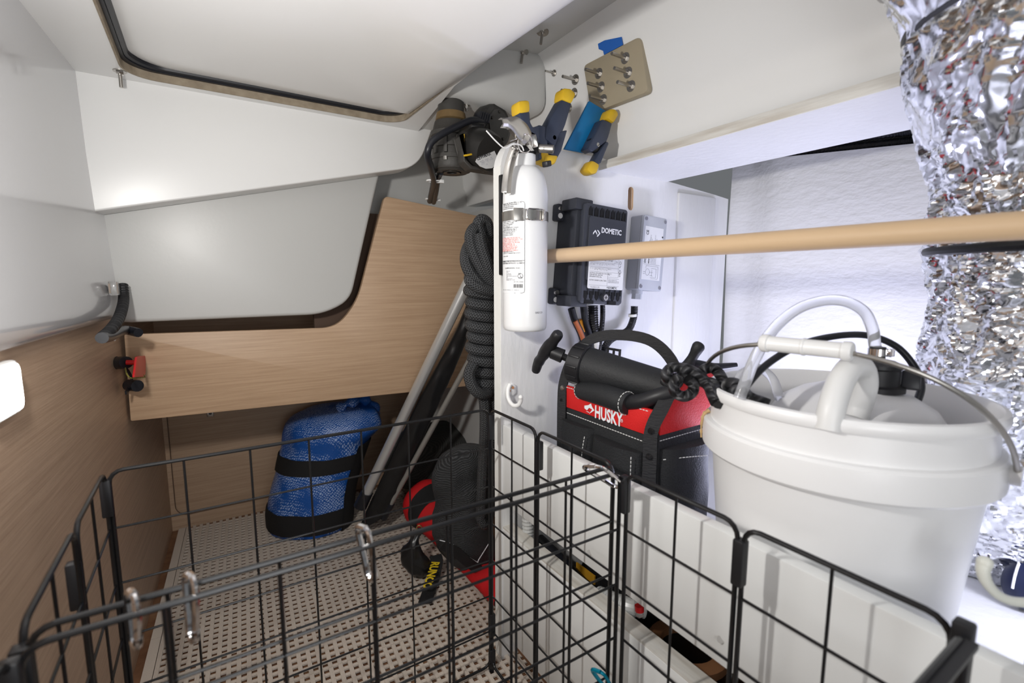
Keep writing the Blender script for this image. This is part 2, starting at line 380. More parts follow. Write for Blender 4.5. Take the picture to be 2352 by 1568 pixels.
# lid skin, bowed down at the middle
L = MB(); rings = []
for k, (s_, dz) in enumerate([(1.0, .030), (.985, .024), (.95, .016), (.88, .010), (.7, .004), (.4, .001), (.1, 0)]):
    rr = rrect(.170, .745, .55 * s_ , .99 - .55 * (1 - s_), max(.004, .07 * s_), 8)
    rings.append([V((x + .020 * max(0, min(1, (x - .34) / .10)) * max(0, min(1, (1.20 - y) / .08)), y, H + ZF + .004 + dz - .050 * max(0, min(1, (x - .24) / .20)) ** 2 * max(0, min(1, (1.23 - y) / .16)))) for x, y in rr])
L.loft(rings); L.build('lid_panel', M['gel'], lid, smooth=60)
pc = PZ(952, 71, ZF + .0045)
MB().lathe([(.0255, 0), (.0262, .0006), (.0262, .004)], 40, Matrix.Translation(pc)).build('blanking_disc', M['gel'], lid, label='faint round blanking disc')
# deck underside to the right of the hatch
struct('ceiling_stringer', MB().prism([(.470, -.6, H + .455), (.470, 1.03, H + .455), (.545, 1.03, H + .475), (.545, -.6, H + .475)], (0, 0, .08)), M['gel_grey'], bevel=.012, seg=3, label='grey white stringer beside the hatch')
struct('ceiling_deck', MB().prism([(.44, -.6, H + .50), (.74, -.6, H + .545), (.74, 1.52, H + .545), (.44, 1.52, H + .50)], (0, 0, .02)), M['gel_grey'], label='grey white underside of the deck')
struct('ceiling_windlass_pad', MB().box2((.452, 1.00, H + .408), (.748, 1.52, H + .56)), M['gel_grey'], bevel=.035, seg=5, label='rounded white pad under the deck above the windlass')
sm = MB(); rings = []
for y in (.255, 1.52):
    rings.append([V((.70, y, H + .553)), V((.715, y, H + .535)), V((.735, y, H + .515)), V((.755, y, H + .34)), V((.758, y, H + .31)), V((.768, y, H + .295)), V((.770, y, H + .2526)), V((.80, y, H + .2526)), V((.80, y, H + .58))])
sm.loft(rings); struct('wall_right_upper', sm, M['gel'], smooth=50, label='white fibreglass side above the painted shelf')
# white painted bulkhead with its slot
XBK = .482; YBK = .80; TBK = .026
sl = PY(1449, 456, YBK)
bk = round_poly([(XBK, -.02), (1.19, -.02), (1.19, H + .216), (1.13, H + .222), (.95, H + .236), (.735, H + .262), (XBK + .02, H + .262), (XBK, H + .225)], [0, 0, 0, 0, 0, 0, .02, .02], 5)
slot = [(sl.x + x, sl.z + z) for x, z in rrect(0, 0, .018, .052, .0088, 6)]
mbk = ring_slab(bk, slot, 0, -TBK)                                # built flat, then stood up
mbk.v = [V((p.x, YBK - p.z, p.y)) for p in mbk.v]
bulk = struct('wall_bulkhead', mbk, M['paint'], smooth=20, label='white painted plywood bulkhead holding the extinguisher')
q = MB().prism([V((XBK - .0006, YBK + .0005, -.02)), V((XBK - .0006, YBK + TBK - .0005, -.02)), V((XBK - .0006, YBK + TBK - .0005, H + .215)), V((XBK - .0006, YBK + .0005, H + .215))], (.002, 0, 0)).build('end_grain', M['edge_white'], bulk)
for k in range(3):
    a = [(sl.x + x, sl.z + z) for x, z in rrect(0, 0, .0182, .0522, .0089, 6)]; b_ = [(sl.x + x, sl.z + z) for x, z in rrect(0, 0, .0162, .0502, .0079, 6)]
    mm = ring_slab(a, b_, -.0015 - k * .006, -.0055 - k * .006); mm.v = [V((p.x, YBK - p.z, p.y)) for p in mm.v]
    mm.build('ply_layer', M['oak_edge'], bulk, smooth=20)
struct('wall_bulkhead_return', MB().box2((.985, YBK - .007, H - .6), (1.13, YBK + .002, H + .214)), M['paint'], bevel=.004, label='white painted batten at the right end of the bulkhead')
# hull on the far right, rolled paint
hm = MB(); rings = []
for y in [-.7 + 1.5 * i / 40 for i in range(41)]:
    dx = .0 if y < .68 else .03 * min(1, (y - .68) / .03)
    rings.append([V((1.165 + dx, y, H - .8)), V((1.175 + dx, y, H - .2)), V((1.165 + dx, y, H + .08)), V((1.172 + dx, y, H + .263 + (y - .40) * .11)), V((1.25, y, H + .268 + (y - .40) * .11)), V((1.25, y, H - .8))])
hm.loft(rings); struct('wall_right', hm, M['hull'], smooth=50, label='bright white rolled hull side on the right')
struct('wall_right_recess', MB().box2((1.06, -.6, H + .30), (1.075, .30, H + .56)), M['gel_grey'])
struct('wall_right_top', MB().box2((1.0, -.7, H + .40), (1.30, .86, H + .42)), M['gel_grey'])
struct('trim_2', MB().box2((.728, .268, H + .2355), (.946, .80, H + .2525)), M['edgegrain'], bevel=.001, label='white painted plywood shelf with rough edge grain')
tmb = MB().box2((.7285, .268, H + .2347), (.946, .80, H + .2362)); struct('trim_3', tmb, M['paint'], label='smooth white underside of the painted shelf')
# retaining boards on the right and the shelf behind them
struct('trim_4', MB().box2((.485, -.6, H - .452), (.503, .80, H - .287)), M['board'], bevel=.002, label='upper white retaining board')
struct('trim_5', MB().box2((.485, -.6, H - .74), (.503, .80, H - .508)), M['board'], bevel=.001, label='lower white retaining board')
struct('trim_6', MB().box2((.4855, -.6, H - .5085), (.512, .80, H - .504)), M['edgegrain'], label='rough edge grain along the lower board')
struct('floor_shelf', MB().box2((.505, -.6, H - .4505), (1.18, .80, H - .4345)), M['paint'], bevel=.002, label='white painted shelf under the bucket and tool bag')
struct('floor_bilge', MB().box2((.52, -.6, H - .80), (1.0, .80, H - .78)), M['subfloor'])
# ------------------------------------------------------------------ wire crates
RF, RW = .0027, .0016; ZT = H - .246; ZB = .009
def rounded_frame(p0, p1, z0, z1, r=.016):
    p0 = V(p0); p1 = V(p1); d = (p1 - p0); Lh = d.length; d.normalize()
    return [V((p0.x + d.x * a, p0.y + d.y * a, b)) for a, b in rrect(Lh / 2, (z0 + z1) / 2, Lh, z1 - z0, r, 4)]
vw = None
def panel(root, p0, p1, cells, rows=7, hasframe=True):
    global vw
    fr = MB().tube(rounded_frame(p0, p1, ZB, ZT), RF, 8, closed=True).build('panel', M['wire'], root)
    p0 = V((*p0, 0)); p1 = V((*p1, 0)); d = p1 - p0; base = WM[root].inverted()
    for i in range(1, cells):
        p = p0 + d * (i / cells)
        if vw is None:
            vw = MB().cyl((0, 0, ZB), (0, 0, ZT), RW, 8).build('wire', M['wire'], fr, local=True); o = vw
        else: o = dupe(vw, fr, (0, 0, 0))
        o.location = base @ V((p.x, p.y, 0))
    hk = None
    for j in range(1, rows):
        z = ZB + (ZT - ZB) * j / rows
        if hk is None:
            hk = MB().cyl(p0 + V((0, 0, 0)), p1 + V((0, 0, 0)), RW, 8).build('wire', M['wire'], fr); o = hk
        else: o = dupe(hk, fr, (0, 0, 0))
        o.location = (0, 0, z)
    return fr
def clip(root, x, y, z, hgt=.05, dx=.006, dy=.006):
    return MB().box((x, y, z), (dx * 2, dy * 2, hgt)).build('corner_clip', M['black'], root, bevel=.002)
X0, X1 = -.128, .449
c1 = empty('wire_crate', (.16, .61, .0), 'black wire crate farther from the camera, in front of the blue bag', 'wire crate', 'black wire crates')
XM = X0 + (X1 - X0) / 2
panel(c1, (X0 + .004, .785), (X1 - .004, .785), 7)
panel(c1, (X0 + .004, .447), (X1 - .004, .447), 7)
panel(c1, (X1, .783), (X1, .633), 2); panel(c1, (X1, .626), (X1, .452), 2)
panel(c1, (X0, .783), (X0, .622), 2); panel(c1, (X0, .614), (X0, .452), 2)
for x, y, z in ((X1, .785, ZT - .035), (X0, .785, ZT - .035), (X1 + .004, .63, ZT - .045), (X0 - .004, .618, ZT - .06), (X1, .785, .10), (X1, .785, .02), (X0, .447, ZT - .035)): clip(c1, x, y, z)
c2 = empty('wire_crate', (.16, .26, .0), 'black wire crate nearest the camera, beside the white bucket', 'wire crate', 'black wire crates')
panel(c2, (X0 + .004, .427), (X1 - .012, .427), 7)
panel(c2, (X1 - .006, .420), (X1 - .006, .266), 2); panel(c2, (X1 - .006, .259), (X1 - .006, .098), 2)
panel(c2, (X0, .422), (X0, .262), 2)
panel(c2, (X0 + .004, .090), (X1 - .012, .090), 7)
for x, y, z in ((X1 - .006, .424, ZT - .03), (X1 - .006, .2625, ZT - .04), (X1 - .008, .092, ZT - .02), (X0, .424, ZT - .03)): clip(c2, x, y, z)
MB().strap([(X1 - .02, .086, ZT - .004), (X1 - .12, .086, ZT - .004)], (0, 0, 1), .010, .004).build('hinge_plate', M['black'], c2)
# carabiners and clips that tie the crates together
def carabiner(px, py, pxb, pyb, Y, label, m='chrome', r=.0032, wd=.018, nm='carabiner', nrm=None):
    a = PY(px, py, Y); b = PY(pxb, pyb, Y); ax = (b - a); Lc = ax.length; ax.normalize()
    side = (nrm or V((0, 1, 0))).cross(ax).normalized(); side = (side * .35 + V((0, 1, 0)) * .94).normalized() if nrm is None else side
    r0 = empty(nm, b, label, nm, 'steel carabiners on the crate rails' if m == 'chrome' else None)
    pts = []
    for u, s_ in ((0, -.25), (0.02, .3), (.12, .5), (.35, .46), (.7, .34), (.92, .3), (1, .1), (1, -.15), (.93, -.33), (.8, -.38)): pts.append(a + ax * (Lc * u) + side * (wd * s_))
    MB().tube(smooth_path(pts, 6), r, 8).build('body', M[m], r0)
    g0 = pts[-1]; g1 = a + ax * (Lc * .10) - side * (wd * .47)
    MB().tube(smooth_path([g0, (g0 + g1) / 2 - side * (wd * .06), g1, pts[0]], 5), r * .85, 8).build('gate', M[m], r0)
    return r0
carabiner(303, 1362, 312, 1478, .437, 'steel carabiner at the far left of the paired crate rails')
carabiner(437, 1322, 443, 1466, .437, 'steel carabiner second from the left on the paired crate rails')
carabiner(833, 1210, 853, 1328, .437, 'steel carabiner at the middle of the paired crate rails')
carabiner(1357, 1070, 1424, 1118, .436, 'large steel carabiner joining the crate corners by the white board', r=.003, wd=.030)
carabiner(1372, 1540, 1402, 1590, .44, 'bright teal plastic clip low on the crate corner', m='teal', r=.0028, wd=.02)
# ------------------------------------------------------------------ fixings on the deck underside and the backing plate
def bolt(parent, p, d, rw=.009, rs=.0028, ln=.026, washer=True, mw='steel_dull'):
    d = V(d).normalized(); p = V(p); b = MB().cyl(p + d * .002, p + d * ln, rs, 10).build('bolt', M['steel_dull'], parent)
    MB().cyl(p + d * .0018, p + d * .0068, rs * 2.0, 6).build('nut', M['steel'], b, smooth=20)
    if washer: MB().lathe([(rs, .0018), (rw, .0014), (rw, 0), (rs, 0)], 24, basis(p, *frame_axis(d))).build('washer', M[mw], b)
    return b
deck = bpy.data.objects['ceiling_deck']; sidew = bpy.data.objects['wall_right_upper']; surround = bpy.data.objects['ceiling_hatch_surround']
def deckz(px, py):
    d = ray(px, py); t = 1.0
    for _ in range(40):
        p = O + d * t; t *= (.50 + (p.x - .44) * .15) / (p.z - H)
    return O + d * t
for px, py, s_ in ((1246, 72, 1.3), (1201, 118, 1.25)): bolt(deck, deckz(px, py), (-.25, -.15, -1), .0105 * s_, .003, .030)
for px, py in ((1017, 247), (1072, 246), (1012, 268)): bolt(deck, PZ(px, py - 4, .408), (0, 0, -1), .008, .0028, .014)
def side_pt(px, py): d = ray(px, py); t = .75 / d.x; p = O + d * t; return O + d * ((.735 + max(0, H + .515 - p.z) * .115) / d.x)
for px, py, s_ in ((1273, 168, .7), (1201, 212, .62), (1322, 183, 1.05), (1319, 214, 1.05), (1307, 248, 1.0), (1290, 275, .8)):
    bolt(sidew, side_pt(px, py), (-1, -.12, -.08), .0105 * s_, .0032 * s_, .036 * s_ + .004)
bolt(surround, PZ(275, 163, ZF), (0, 0, -1), .011, .0032, .030)
fu = bpy.data.objects['wall_forward_upper']
for px, py in ((1114, 407), (1091, 414)): bolt(fu, PY(px, py, 1.50), (0, -1, 0), .006, .003, .010)
# tan backing plate with six bolts, and a strip of blue tape above it
XPL = .742
c4 = [PX(1345, 152, XPL), PX(1475, 85, XPL), PX(1493, 212, XPL), PX(1362, 262, XPL)]
pl2 = round_poly([(p.y, p.z) for p in c4], .012, 4)
plate = empty('backing_plate', PX(1420, 235, XPL), 'tan square backing plate bolted to the white side', 'plate')
MB().prism([V((XPL - .006 + (H + .50 - z) * .0, y, z)) for y, z in pl2], (.014, 0, 0)).build('plate', mat('tan_plate', (.40, .34, .24), .45, var=(8, (.36, .31, .22))), plate, bevel=.001)
for px, py in ((1437, 134), (1376, 169), (1443, 167), (1381, 200), (1450, 198), (1386, 229)): bolt(plate, PX(px, py, XPL - .006), (-1, -.1, -.05), .0105, .0034, .042)
tpz = [PX(x, y, .7370) for x, y in ((1374, 101), (1389, 93), (1428, 85), (1431, 103), (1388, 126), (1386, 117), (1376, 113))]
o = MB().prism([p + V((-.001, 0, 0)) for p in tpz], (.0012, 0, 0)).build('masking_tape', mat('blue_tape', (.02, .13, .50), .6, bump=(150, .3))); tag(o, 'torn piece of blue masking tape above the tan plate', 'tape')
# ------------------------------------------------------------------ spring clamps on the bulkhead's top edge
M['navy'] = mat('navy_plastic', (.035, .045, .075), .42, bump=(200, .1)); M['yellow'] = mat('yellow_vinyl', (.72, .47, .02), .42, bump=(60, .2), var=(30, (.60, .36, .02)))
def clamp(label, upper, lower, web, tip1, tip2, Yc):
    root = empty('spring_clamp', PY(*tip2[0], Yc), label, 'clamp', 'spring clamps on the bulkhead')
    def pr(poly, th, name, m, dy=0, bv=.003): return MB().prism([PY(x, y, Yc) + V((0, dy - th / 2, 0)) for x, y in poly], (0, th, 0)).build(name, M[m], root, bevel=bv, seg=2)
    pr(upper, .026, 'arm', 'navy'); pr(lower, .022, 'arm', 'navy', -.003)
    pr(web, .016, 'spring_housing', 'black_gloss')
    pr(tip1, .031, 'grip_tip', 'yellow', 0, .006); pr(tip2, .028, 'jaw_tip', 'yellow', -.003, .006)
    c = PY(sum(p[0] for p in web) / len(web), sum(p[1] for p in web) / len(web), Yc)
    MB().cyl(c + V((0, -.013, 0)), c + V((0, .013, 0)), .004, 12).build('pivot', M['steel'], root)
    return root
clamp('navy spring clamp with upright yellow tip behind the extinguisher',
      [(1184, 262), (1208, 260), (1210, 285), (1216, 296), (1228, 292), (1243, 296), (1246, 330), (1238, 345), (1215, 338), (1195, 310)],
      [(1228, 290), (1245, 295), (1250, 345), (1245, 372), (1228, 368)], [(1205, 300), (1230, 300), (1238, 345), (1215, 350)],
      [(1181, 236), (1207, 234), (1209, 263), (1183, 267)], [(1230, 352), (1250, 352), (1252, 376), (1236, 380)], .777)
clamp('navy spring clamp with yellow tips in the middle of the three',
      [(1281, 233), (1304, 242), (1290, 290), (1281, 312), (1270, 345), (1244, 322), (1246, 296)],
      [(1276, 306), (1294, 302), (1280, 350), (1268, 372), (1252, 366), (1262, 345)], [(1250, 300), (1278, 300), (1276, 340), (1254, 338)],
      [(1284, 206), (1300, 208), (1314, 220), (1303, 244), (1280, 234)], [(1240, 357), (1273, 360), (1266, 380), (1250, 384), (1238, 376)], .774)
clamp('navy spring clamp on the right holding the blue strip',
      [(1375, 277), (1397, 287), (1388, 318), (1384, 328), (1352, 352), (1341, 345)],
      [(1383, 327), (1389, 332), (1370, 378), (1362, 382), (1355, 374), (1368, 350)], [(1352, 318), (1382, 322), (1372, 352), (1350, 350)],
      [(1392, 253), (1403, 254), (1412, 266), (1399, 288), (1384, 276)], [(1349, 370), (1367, 381), (1360, 402), (1347, 404), (1335, 392)], .776)
bs = [PY(x, y, .792) for x, y in ((1294, 343), (1351, 233), (1391, 257), (1339, 352))]
o = MB().prism([p + V((0, -.004, 0)) for p in bs], (0, .006, 0)).build('plastic_strip', mat('blue_plastic', (.005, .14, .36), .5, var=(12, (.005, .19, .44))), bevel=.001); tag(o, 'flat bright blue plastic strip clamped to the bulkhead', 'strip')
# ------------------------------------------------------------------ fire extinguisher
AX = PY(1206, 600, .752); axx, axy = AX.x, AX.y; tc_ = V((-axx, -axy, 0)).normalized(); rv = V((-tc_.y, tc_.x, 0)) * -1
if rv.dot(RT) < 0: rv = -rv
def ez(y): return PY(1206, y, .752).z
def ext_s(s_, z, r): return V((axx, axy, z)) + tc_ * (r * math.cos(s_ / r)) + rv * (r * math.sin(s_ / r))
ext = empty('fire_extinguisher', (axx, axy, ez(762)), 'white fire extinguisher strapped to the end of the bulkhead', 'extinguisher')
M['ext_white'] = mat('extinguisher_enamel', (.80, .81, .82), .28, coat=.2)
zb = ez(758); zs = ez(462); zn = ez(384); zt = ez(354); RE = .0415
prof = [(.0001, zb + .004), (.030, zb + .004), (.034, zb), (.038, zb + .001), (.0405, zb + .005), (RE, zb + .012), (RE, zs)]
for i in range(1, 11):
    a = math.pi / 2 * i / 10; prof.append((.019 + (RE - .019) * math.cos(a), zs + (zn - zs) * math.sin(a)))
prof += [(.0188, zn + .002), (.0185, zt), (.0001, zt)]
TT = Matrix.Translation((axx, axy, 0))
MB().lathe(prof, 64, TT).build('cylinder', M['ext_white'], ext, smooth=50)
# label
lz0, lz1 = ez(672), ez(470)
lm = MB(); nn = 24; s0, s1 = -.085, -.0
for i in range(nn + 1):
    s_ = s0 + (s1 - s0) * i / nn; lm.v += [ext_s(s_, lz0, RE + .0003), ext_s(s_, lz1, RE + .0003)]
lm.f = [(2 * i, 2 * i + 2, 2 * i + 3, 2 * i + 1) for i in range(nn)]
lab = lm.build('label', M['paper'], ext)
bd = [ext_s(s_, z, RE + .0005) for s_, z in [(s0, lz0 + .0005), (-.02, lz0 + .0005), (-.006, lz0 + .0005), (-.002, lz0 + .0015), (-.0006, lz0 + .005), (-.0006, lz0 + .05), (-.0006, (lz0 + lz1) / 2), (-.0006, lz1 - .005), (-.002, lz1 - .0015), (-.006, lz1 - .0005), (-.02, lz1 - .0005), (-.05, lz1 - .0005), (s0, lz1 - .0005)]]
MB().tube(bd, .0003, 4).build('label_border', M['ink'], lab)
zmid = ez(600)
MB().tube([ext_s(s0 + (s1 - s0 - .0006) * i / 12, zmid, RE + .0005) for i in range(13)], .0003, 4).build('label_rule', M['ink'], lab)
def ltext(txt, y, s_, size, m, off=.0, sx=1.0):
    z = ez(y); r = RE + .0006
    text_mb(txt, size, None, off=off, sx=sx, fn=lambda p: ext_s(s_ + p.x, z + p.y, r)).build('print', M[m], lab, smooth=0)
ltext("MANUAL DEL PROPIETARIO P/ TA\nTODAS LAS PRECAUCIONES Y\nEl uso inadecuado podria\ncausar danos personales", 474, -.052, .0030, 'ink', .00005)
ltext("DEL INDICADOR DE PRESION\nSI NECESITA USARLO o con baja\npresion de recarga o el anillo\nmantenga en un recipiente.\nsellado, o servicio no.\nCARGA SIN REEMPLAZO. Consulte\npara obtener informacion sobre el\nuso.", 511, -.054, .0028, 'ink', .00003)
ltext("Revise el sello de traccion del anillo y\nel contenedor. Inspeccione para el\nindicador de presion. Deseche y\ncambie si esta abierto, oxidado,\no tiene averia.", 534, -.058, .0028, 'ink', .00002)
ltext("INSPECCIONE EL SELLO DE SEGURIDAD\nNO LO USE SI HAY DANO POR IMPACTOS\nSIN QUE SE SEPA O CON LOS NINOS\nMANTENGA AL ALCANCE. NO PRUEBE\nLA UNIDAD NI LA PERFORE. DE\nPRESION Y TIEMPO. CONSULTE LA\nGUIA DE USO PARA RECARGA BAJO\nPRESION. RECARGAR DESPUES DE\nUSAR COMPLETAMENTE LA UNIDAD", 551, -.060, .0029, 'ink_red', .00004)
ltext("Dioxido, fosfato de nitro y\nNET WT. 2.5. Contenido bajo presion\n\nHecho en EUA", 581, -.052, .0028, 'ink', .00003)
ltext("CHEMICAL FIRE EXTINGUISHER /\nEXTINTORES DE POLVO QUIMICO", 603, -.056, .0036, 'ink', .00006)
ltext("CLASIFICACION: 10-B:C", 618, -.044, .0034, 'ink', .00005)
ltext("Hecho por\n10-B:C\nUse solo tipo\nFecha. Modelo\nTexto: Fecha de aprobacion\n2019\nPuede ser toxico\nMEBANE, NC  27302", 624, -.040, .0024, 'ink_grey', .00002)
ltext("LISTED", 639, -.0125, .0026, 'ink', .00008)
uc = (-.0085, ez(634))
MB().tube([ext_s(uc[0] + .0045 * math.cos(a), uc[1] + .0045 * math.sin(a), RE + .0006) for a in [2 * math.pi * i / 24 for i in range(24)]], .0004, 4, closed=True).build('listing_mark', M['ink'], lab)
ltext("U", 631.5, -.0118, .0048, 'ink', .0002); ltext("L", 636, -.0088, .0042, 'ink', .0002)
bars = MB(); x = -.0215
while x < -.004:
    wd = random.choice((.0003, .0005, .0008)); bars.add([ext_s(x, ez(660), RE + .0006), ext_s(x + wd, ez(660), RE + .0006), ext_s(x + wd, ez(652), RE + .0006), ext_s(x, ez(652), RE + .0006)], [(0, 1, 2, 3)]); x += wd + random.choice((.0003, .0005, .0006))
bars.build('barcode', M['ink'], lab, smooth=0)
ltext("EXT. P/N 2100068U", 648, -.021, .0022, 'ink', .00001); ltext("Mebane, NC USA   MODELO 1  A    25080-035", 666, -.056, .0023, 'ink_grey')
z_ = ez(717); text_mb("0646011234", .0055, None, sx=.62, fn=lambda p: ext_s(.0195 + p.x, z_ + p.y, RE + .0005)).build('serial_print', M['ink_grey'], ext, smooth=0)
# valve, nozzle, lever, handle, ring, seal
vz = zt
MB().lathe([(.0001, vz - .002), (.0195, vz - .002), (.0195, vz + .006), (.014, vz + .010), (.013, vz + .030), (.0001, vz + .031)], 24, TT).build('valve', M['black'], ext)
nz = ez(344); nv = basis((axx, axy, nz), (0, 0, 1), (RT * .2 + FW * .1))
nd = (RT * .93 - FW * .25 + V((0, 0, -.12))).normalized(); n0 = V((axx, axy, nz + .004))
MB().cyl(n0 + nd * .010, n0 + nd * .026, .0095, 18).build('nozzle_collar', M['black'], ext)
MB().cyl(n0 + nd * .026, n0 + nd * .052, .0072, 18).build('nozzle', M['steel_dull'], ext)
MB().box(V((axx, axy, ez(373))) + nd * .040, (.016, .012, .010), Euler((0, -.3, .4)).to_matrix()).build('bracket_lug', M['black'], ext, bevel=.002)
YE = .727
lv = [(1224, 342), (1216, 322), (1204, 305), (1188, 290), (1172, 282), (1153, 280)]
lp = smooth_path([PY(x, y, YE - .004 * i) for i, (x, y) in enumerate(lv)], 4)
lv_m = MB(); rings = []
for i, p in enumerate(lp):
    t = i / (len(lp) - 1); wd = .007 + .011 * math.sin(math.pi * min(1, t * 1.15)) * (1 if t < .95 else .7); tn = (lp[min(i + 1, len(lp) - 1)] - lp[max(0, i - 1)]).normalized(); sd = (FW * .55 + V((0, 0, .62)) + RT * .45).normalized(); sd = (sd - tn * sd.dot(tn)).normalized(); up = sd.cross(tn).normalized()
    if up.z < 0: up = -up
    rings.append([p - sd * wd - up * .007, p - sd * wd, p - sd * wd * .5 + up * .0035, p + sd * wd * .5 + up * .0035, p + sd * wd, p + sd * wd - up * .007, p + sd * wd * .85 - up * .006, p + sd * wd * .45 + up * .001, p - sd * wd * .45 + up * .001, p - sd * wd * .85 - up * .006])
lv_m.loft(rings).build('lever', M['steel'], ext, label='curved stainless lever')
hp = smooth_path([PY(x, y, YE + .004) for x, y in ((1196, 340), (1180, 336), (1172, 352), (1163, 385), (1158, 420), (1156, 444))], 5)
hm = MB(); rings = []
for i, p in enumerate(hp):
    tn = (hp[min(i + 1, len(hp) - 1)] - hp[max(0, i - 1)]).normalized(); sd = V((.80, .60, 0)); up = tn.cross(sd).normalized()
    if up.dot(RT) > 0: up = -up
    wd = .010
    rings.append([p - sd * wd - up * .010, p - sd * wd, p + sd * wd, p + sd * wd - up * .010, p + sd * (wd - .0012) - up * .010, p + sd * (wd - .0012) - up * .0014, p - sd * (wd - .0012) - up * .0014, p - sd * (wd - .0012) - up * .010])
hm.loft(rings).build('carry_handle', M['steel'], ext, bevel=.0004, label='stainless carry handle')
rc = PY(1206, 329, YE - .016); rx, ry = RT, V((0, 0, 1))
MB().tube([rc + rx * .0125 * math.cos(a) + ry * .0165 * math.sin(a) + FW * .003 * math.sin(a) for a in [2 * math.pi * i / 28 for i in range(28)]], .0011, 8, closed=True).build('pull_ring', M['chrome'], ext)
MB().tube([PY(1171, 324, YE - .012), PY(1186, 318, YE - .008), PY(1200, 310, YE)], .0013, 8).build('safety_pin', M['steel'], ext)
MB().tube(smooth_path([PY(1117, 300, YE - .02), PY(1140, 325, YE - .018), PY(1160, 340, YE - .016), PY(1180, 331, YE - .016), PY(1197, 334, YE - .014), PY(1203, 346, YE - .012)], 5), .0011, 6).build('seal_tie', M['white_plastic'], ext, label='thin white plastic seal tie')
# strap and latch
bz0, bz1 = ez(510), ez(489); bm_ = (bz0 + bz1) / 2
MB().lathe([(RE + .0002, bz0 - bm_), (RE + .0012, bz0 - bm_), (RE + .0012, bz1 - bm_), (RE + .0002, bz1 - bm_)], 64, Matrix.Translation((axx, axy, bm_)), closed=True).build('strap', M['steel_dull'], ext, label='stainless clamp strap')
lt = MB()
for s_ in [.0 + .030 * i / 10 for i in range(11)]: lt.v += [ext_s(s_ - .010, bz0 - .001, RE + .0016), ext_s(s_ - .010, bz1 + .001, RE + .0016), ext_s(s_ - .010, bz1 + .001, RE + .0034), ext_s(s_ - .010, bz0 - .001, RE + .0034)]
for i in range(10):
    for k in range(4): k2 = (k + 1) % 4; lt.f.append((i * 4 + k, i * 4 + k2, i * 4 + 4 + k2, i * 4 + 4 + k))
lt.f += [(0, 1, 2, 3), (43, 42, 41, 40)]
lat = lt.build('latch_plate', M['steel'], ext)
tb = MB().box(ext_s(-.012, bm_, RE + .006), (.018, .002, .022), Matrix.Rotation(math.atan2(rv.y, rv.x) + .25, 3, 'Z')); tb.build('latch_tab', M['steel_dull'], ext, bevel=.0008)
MB().tube([ext_s(.020 + x, bm_ + z, RE + .0065) for x, z in rrect(0, 0, .034, .019, .004, 3)], .0011, 6, closed=True).build('latch_bail', M['chrome'], ext)
MB().box(ext_s(.036, bm_, RE + .005), (.006, .004, .018), Matrix.Rotation(math.atan2(rv.y, rv.x) - .8, 3, 'Z')).build('latch_hook', M['steel'], ext, bevel=.001)
MB().box2((axx - .030, axy + RE - .006, ez(632)), (axx + .012, YBK - .0005, ez(395))).build('wall_bracket', M['black_gloss'], ext, bevel=.003, label='black plastic wall bracket')
# ------------------------------------------------------------------ Y-wise wooden dowel
dow0 = PY(1236, 590, .7985); dow1 = PD(2400, 514, .435)
dd = (dow1 - dow0).normalized(); dow1 = dow0 + dd * .98
M['dowel'] = mat('pale_beech', (.72, .53, .34), .5, var=(14, (.64, .45, .27), (1, .06, 1)), bump=(120, .1, (1, .05, 1)))
o = MB().tube([dow0, dow0 + dd * .001, dow1], [.0128, .0135, .0135], 32).build('wooden_dowel', M['dowel'], smooth=50); tag(o, 'long pale wooden dowel running out from the bulkhead', 'dowel')
# ------------------------------------------------------------------ black control module and grey sensor box on the bulkhead
M['module'] = mat('charcoal_abs', (.030, .033, .043), .5, bump=(400, .12)); M['module_light'] = mat('charcoal_rib', (.040, .044, .058), .45); M['ppw'] = mat('print_white', (.85, .86, .9), .5)
M['void'] = mat('vent_void', (.004, .004, .005), .8)
MW, MH, MD = .124, .205, .078; TIL = math.radians(3.2)
mc = PY(1388, 586, YBK - MD)
mod = empty('control_module', (mc.x, YBK, mc.z), 'charcoal control module with white maker lettering on the bulkhead', 'control module', rot=(0, TIL, 0))
# local frame: x right, z up, y=0 at the wall, front at y=-MD
mp_ = round_poly([(-MW / 2 - .004, -.075), (-MW / 2 + .006, -.098), (MW / 2 - .014, -.098), (MW / 2, -.070), (MW / 2, .078), (MW / 2 - .012, .098), (-MW / 2 + .006, .102), (-MW / 2, .080)], .006, 3)
MB().prism([V((x, 0, z)) for x, z in mp_], (0, -MD + .018, 0)).build('housing', M['module'], mod, bevel=.002, local=True)
front = MB().prism([V((x, -MD + .018, z)) for x, z in rrect(.004, 0, MW - .008, MH - .010, .006, 3)], (0, -.014, 0)).build('cover', M['module_light'], mod, bevel=.003, local=True)
MB().prism([V((x, -MD + .004, z)) for x, z in rrect(.006, .010, MW - .026, .125, .004, 3)], (0, -.004, 0)).build('raised_face', M['module_light'], front, bevel=.0012, local=True)
for i in range(7):
    x = -.040 + i * .0148
    MB().prism([V((x + a, -MD + .0042, z)) for a, z in ((-.0042, .074), (.0042, .074), (.0042, .086), (0, .092), (-.0042, .086))], (0, -.0012, 0)).build('vent', M['void'], front, local=True)
    MB().box((x + .0062, -MD + .003, .079), (.0012, .003, .022)).build('rib', M['module'], front, local=True)
    if i != 3: MB().prism([V((x + a, -MD + .0042, z)) for a, z in ((-.0042, -.073), (.0042, -.073), (.0042, -.086), (0, -.091), (-.0042, -.086))], (0, -.0012, 0)).build('vent', M['void'], front, local=True)
    MB().box((x + .0062, -MD + .003, -.072), (.0012, .003, .016)).build('rib', M['module'], front, local=True)
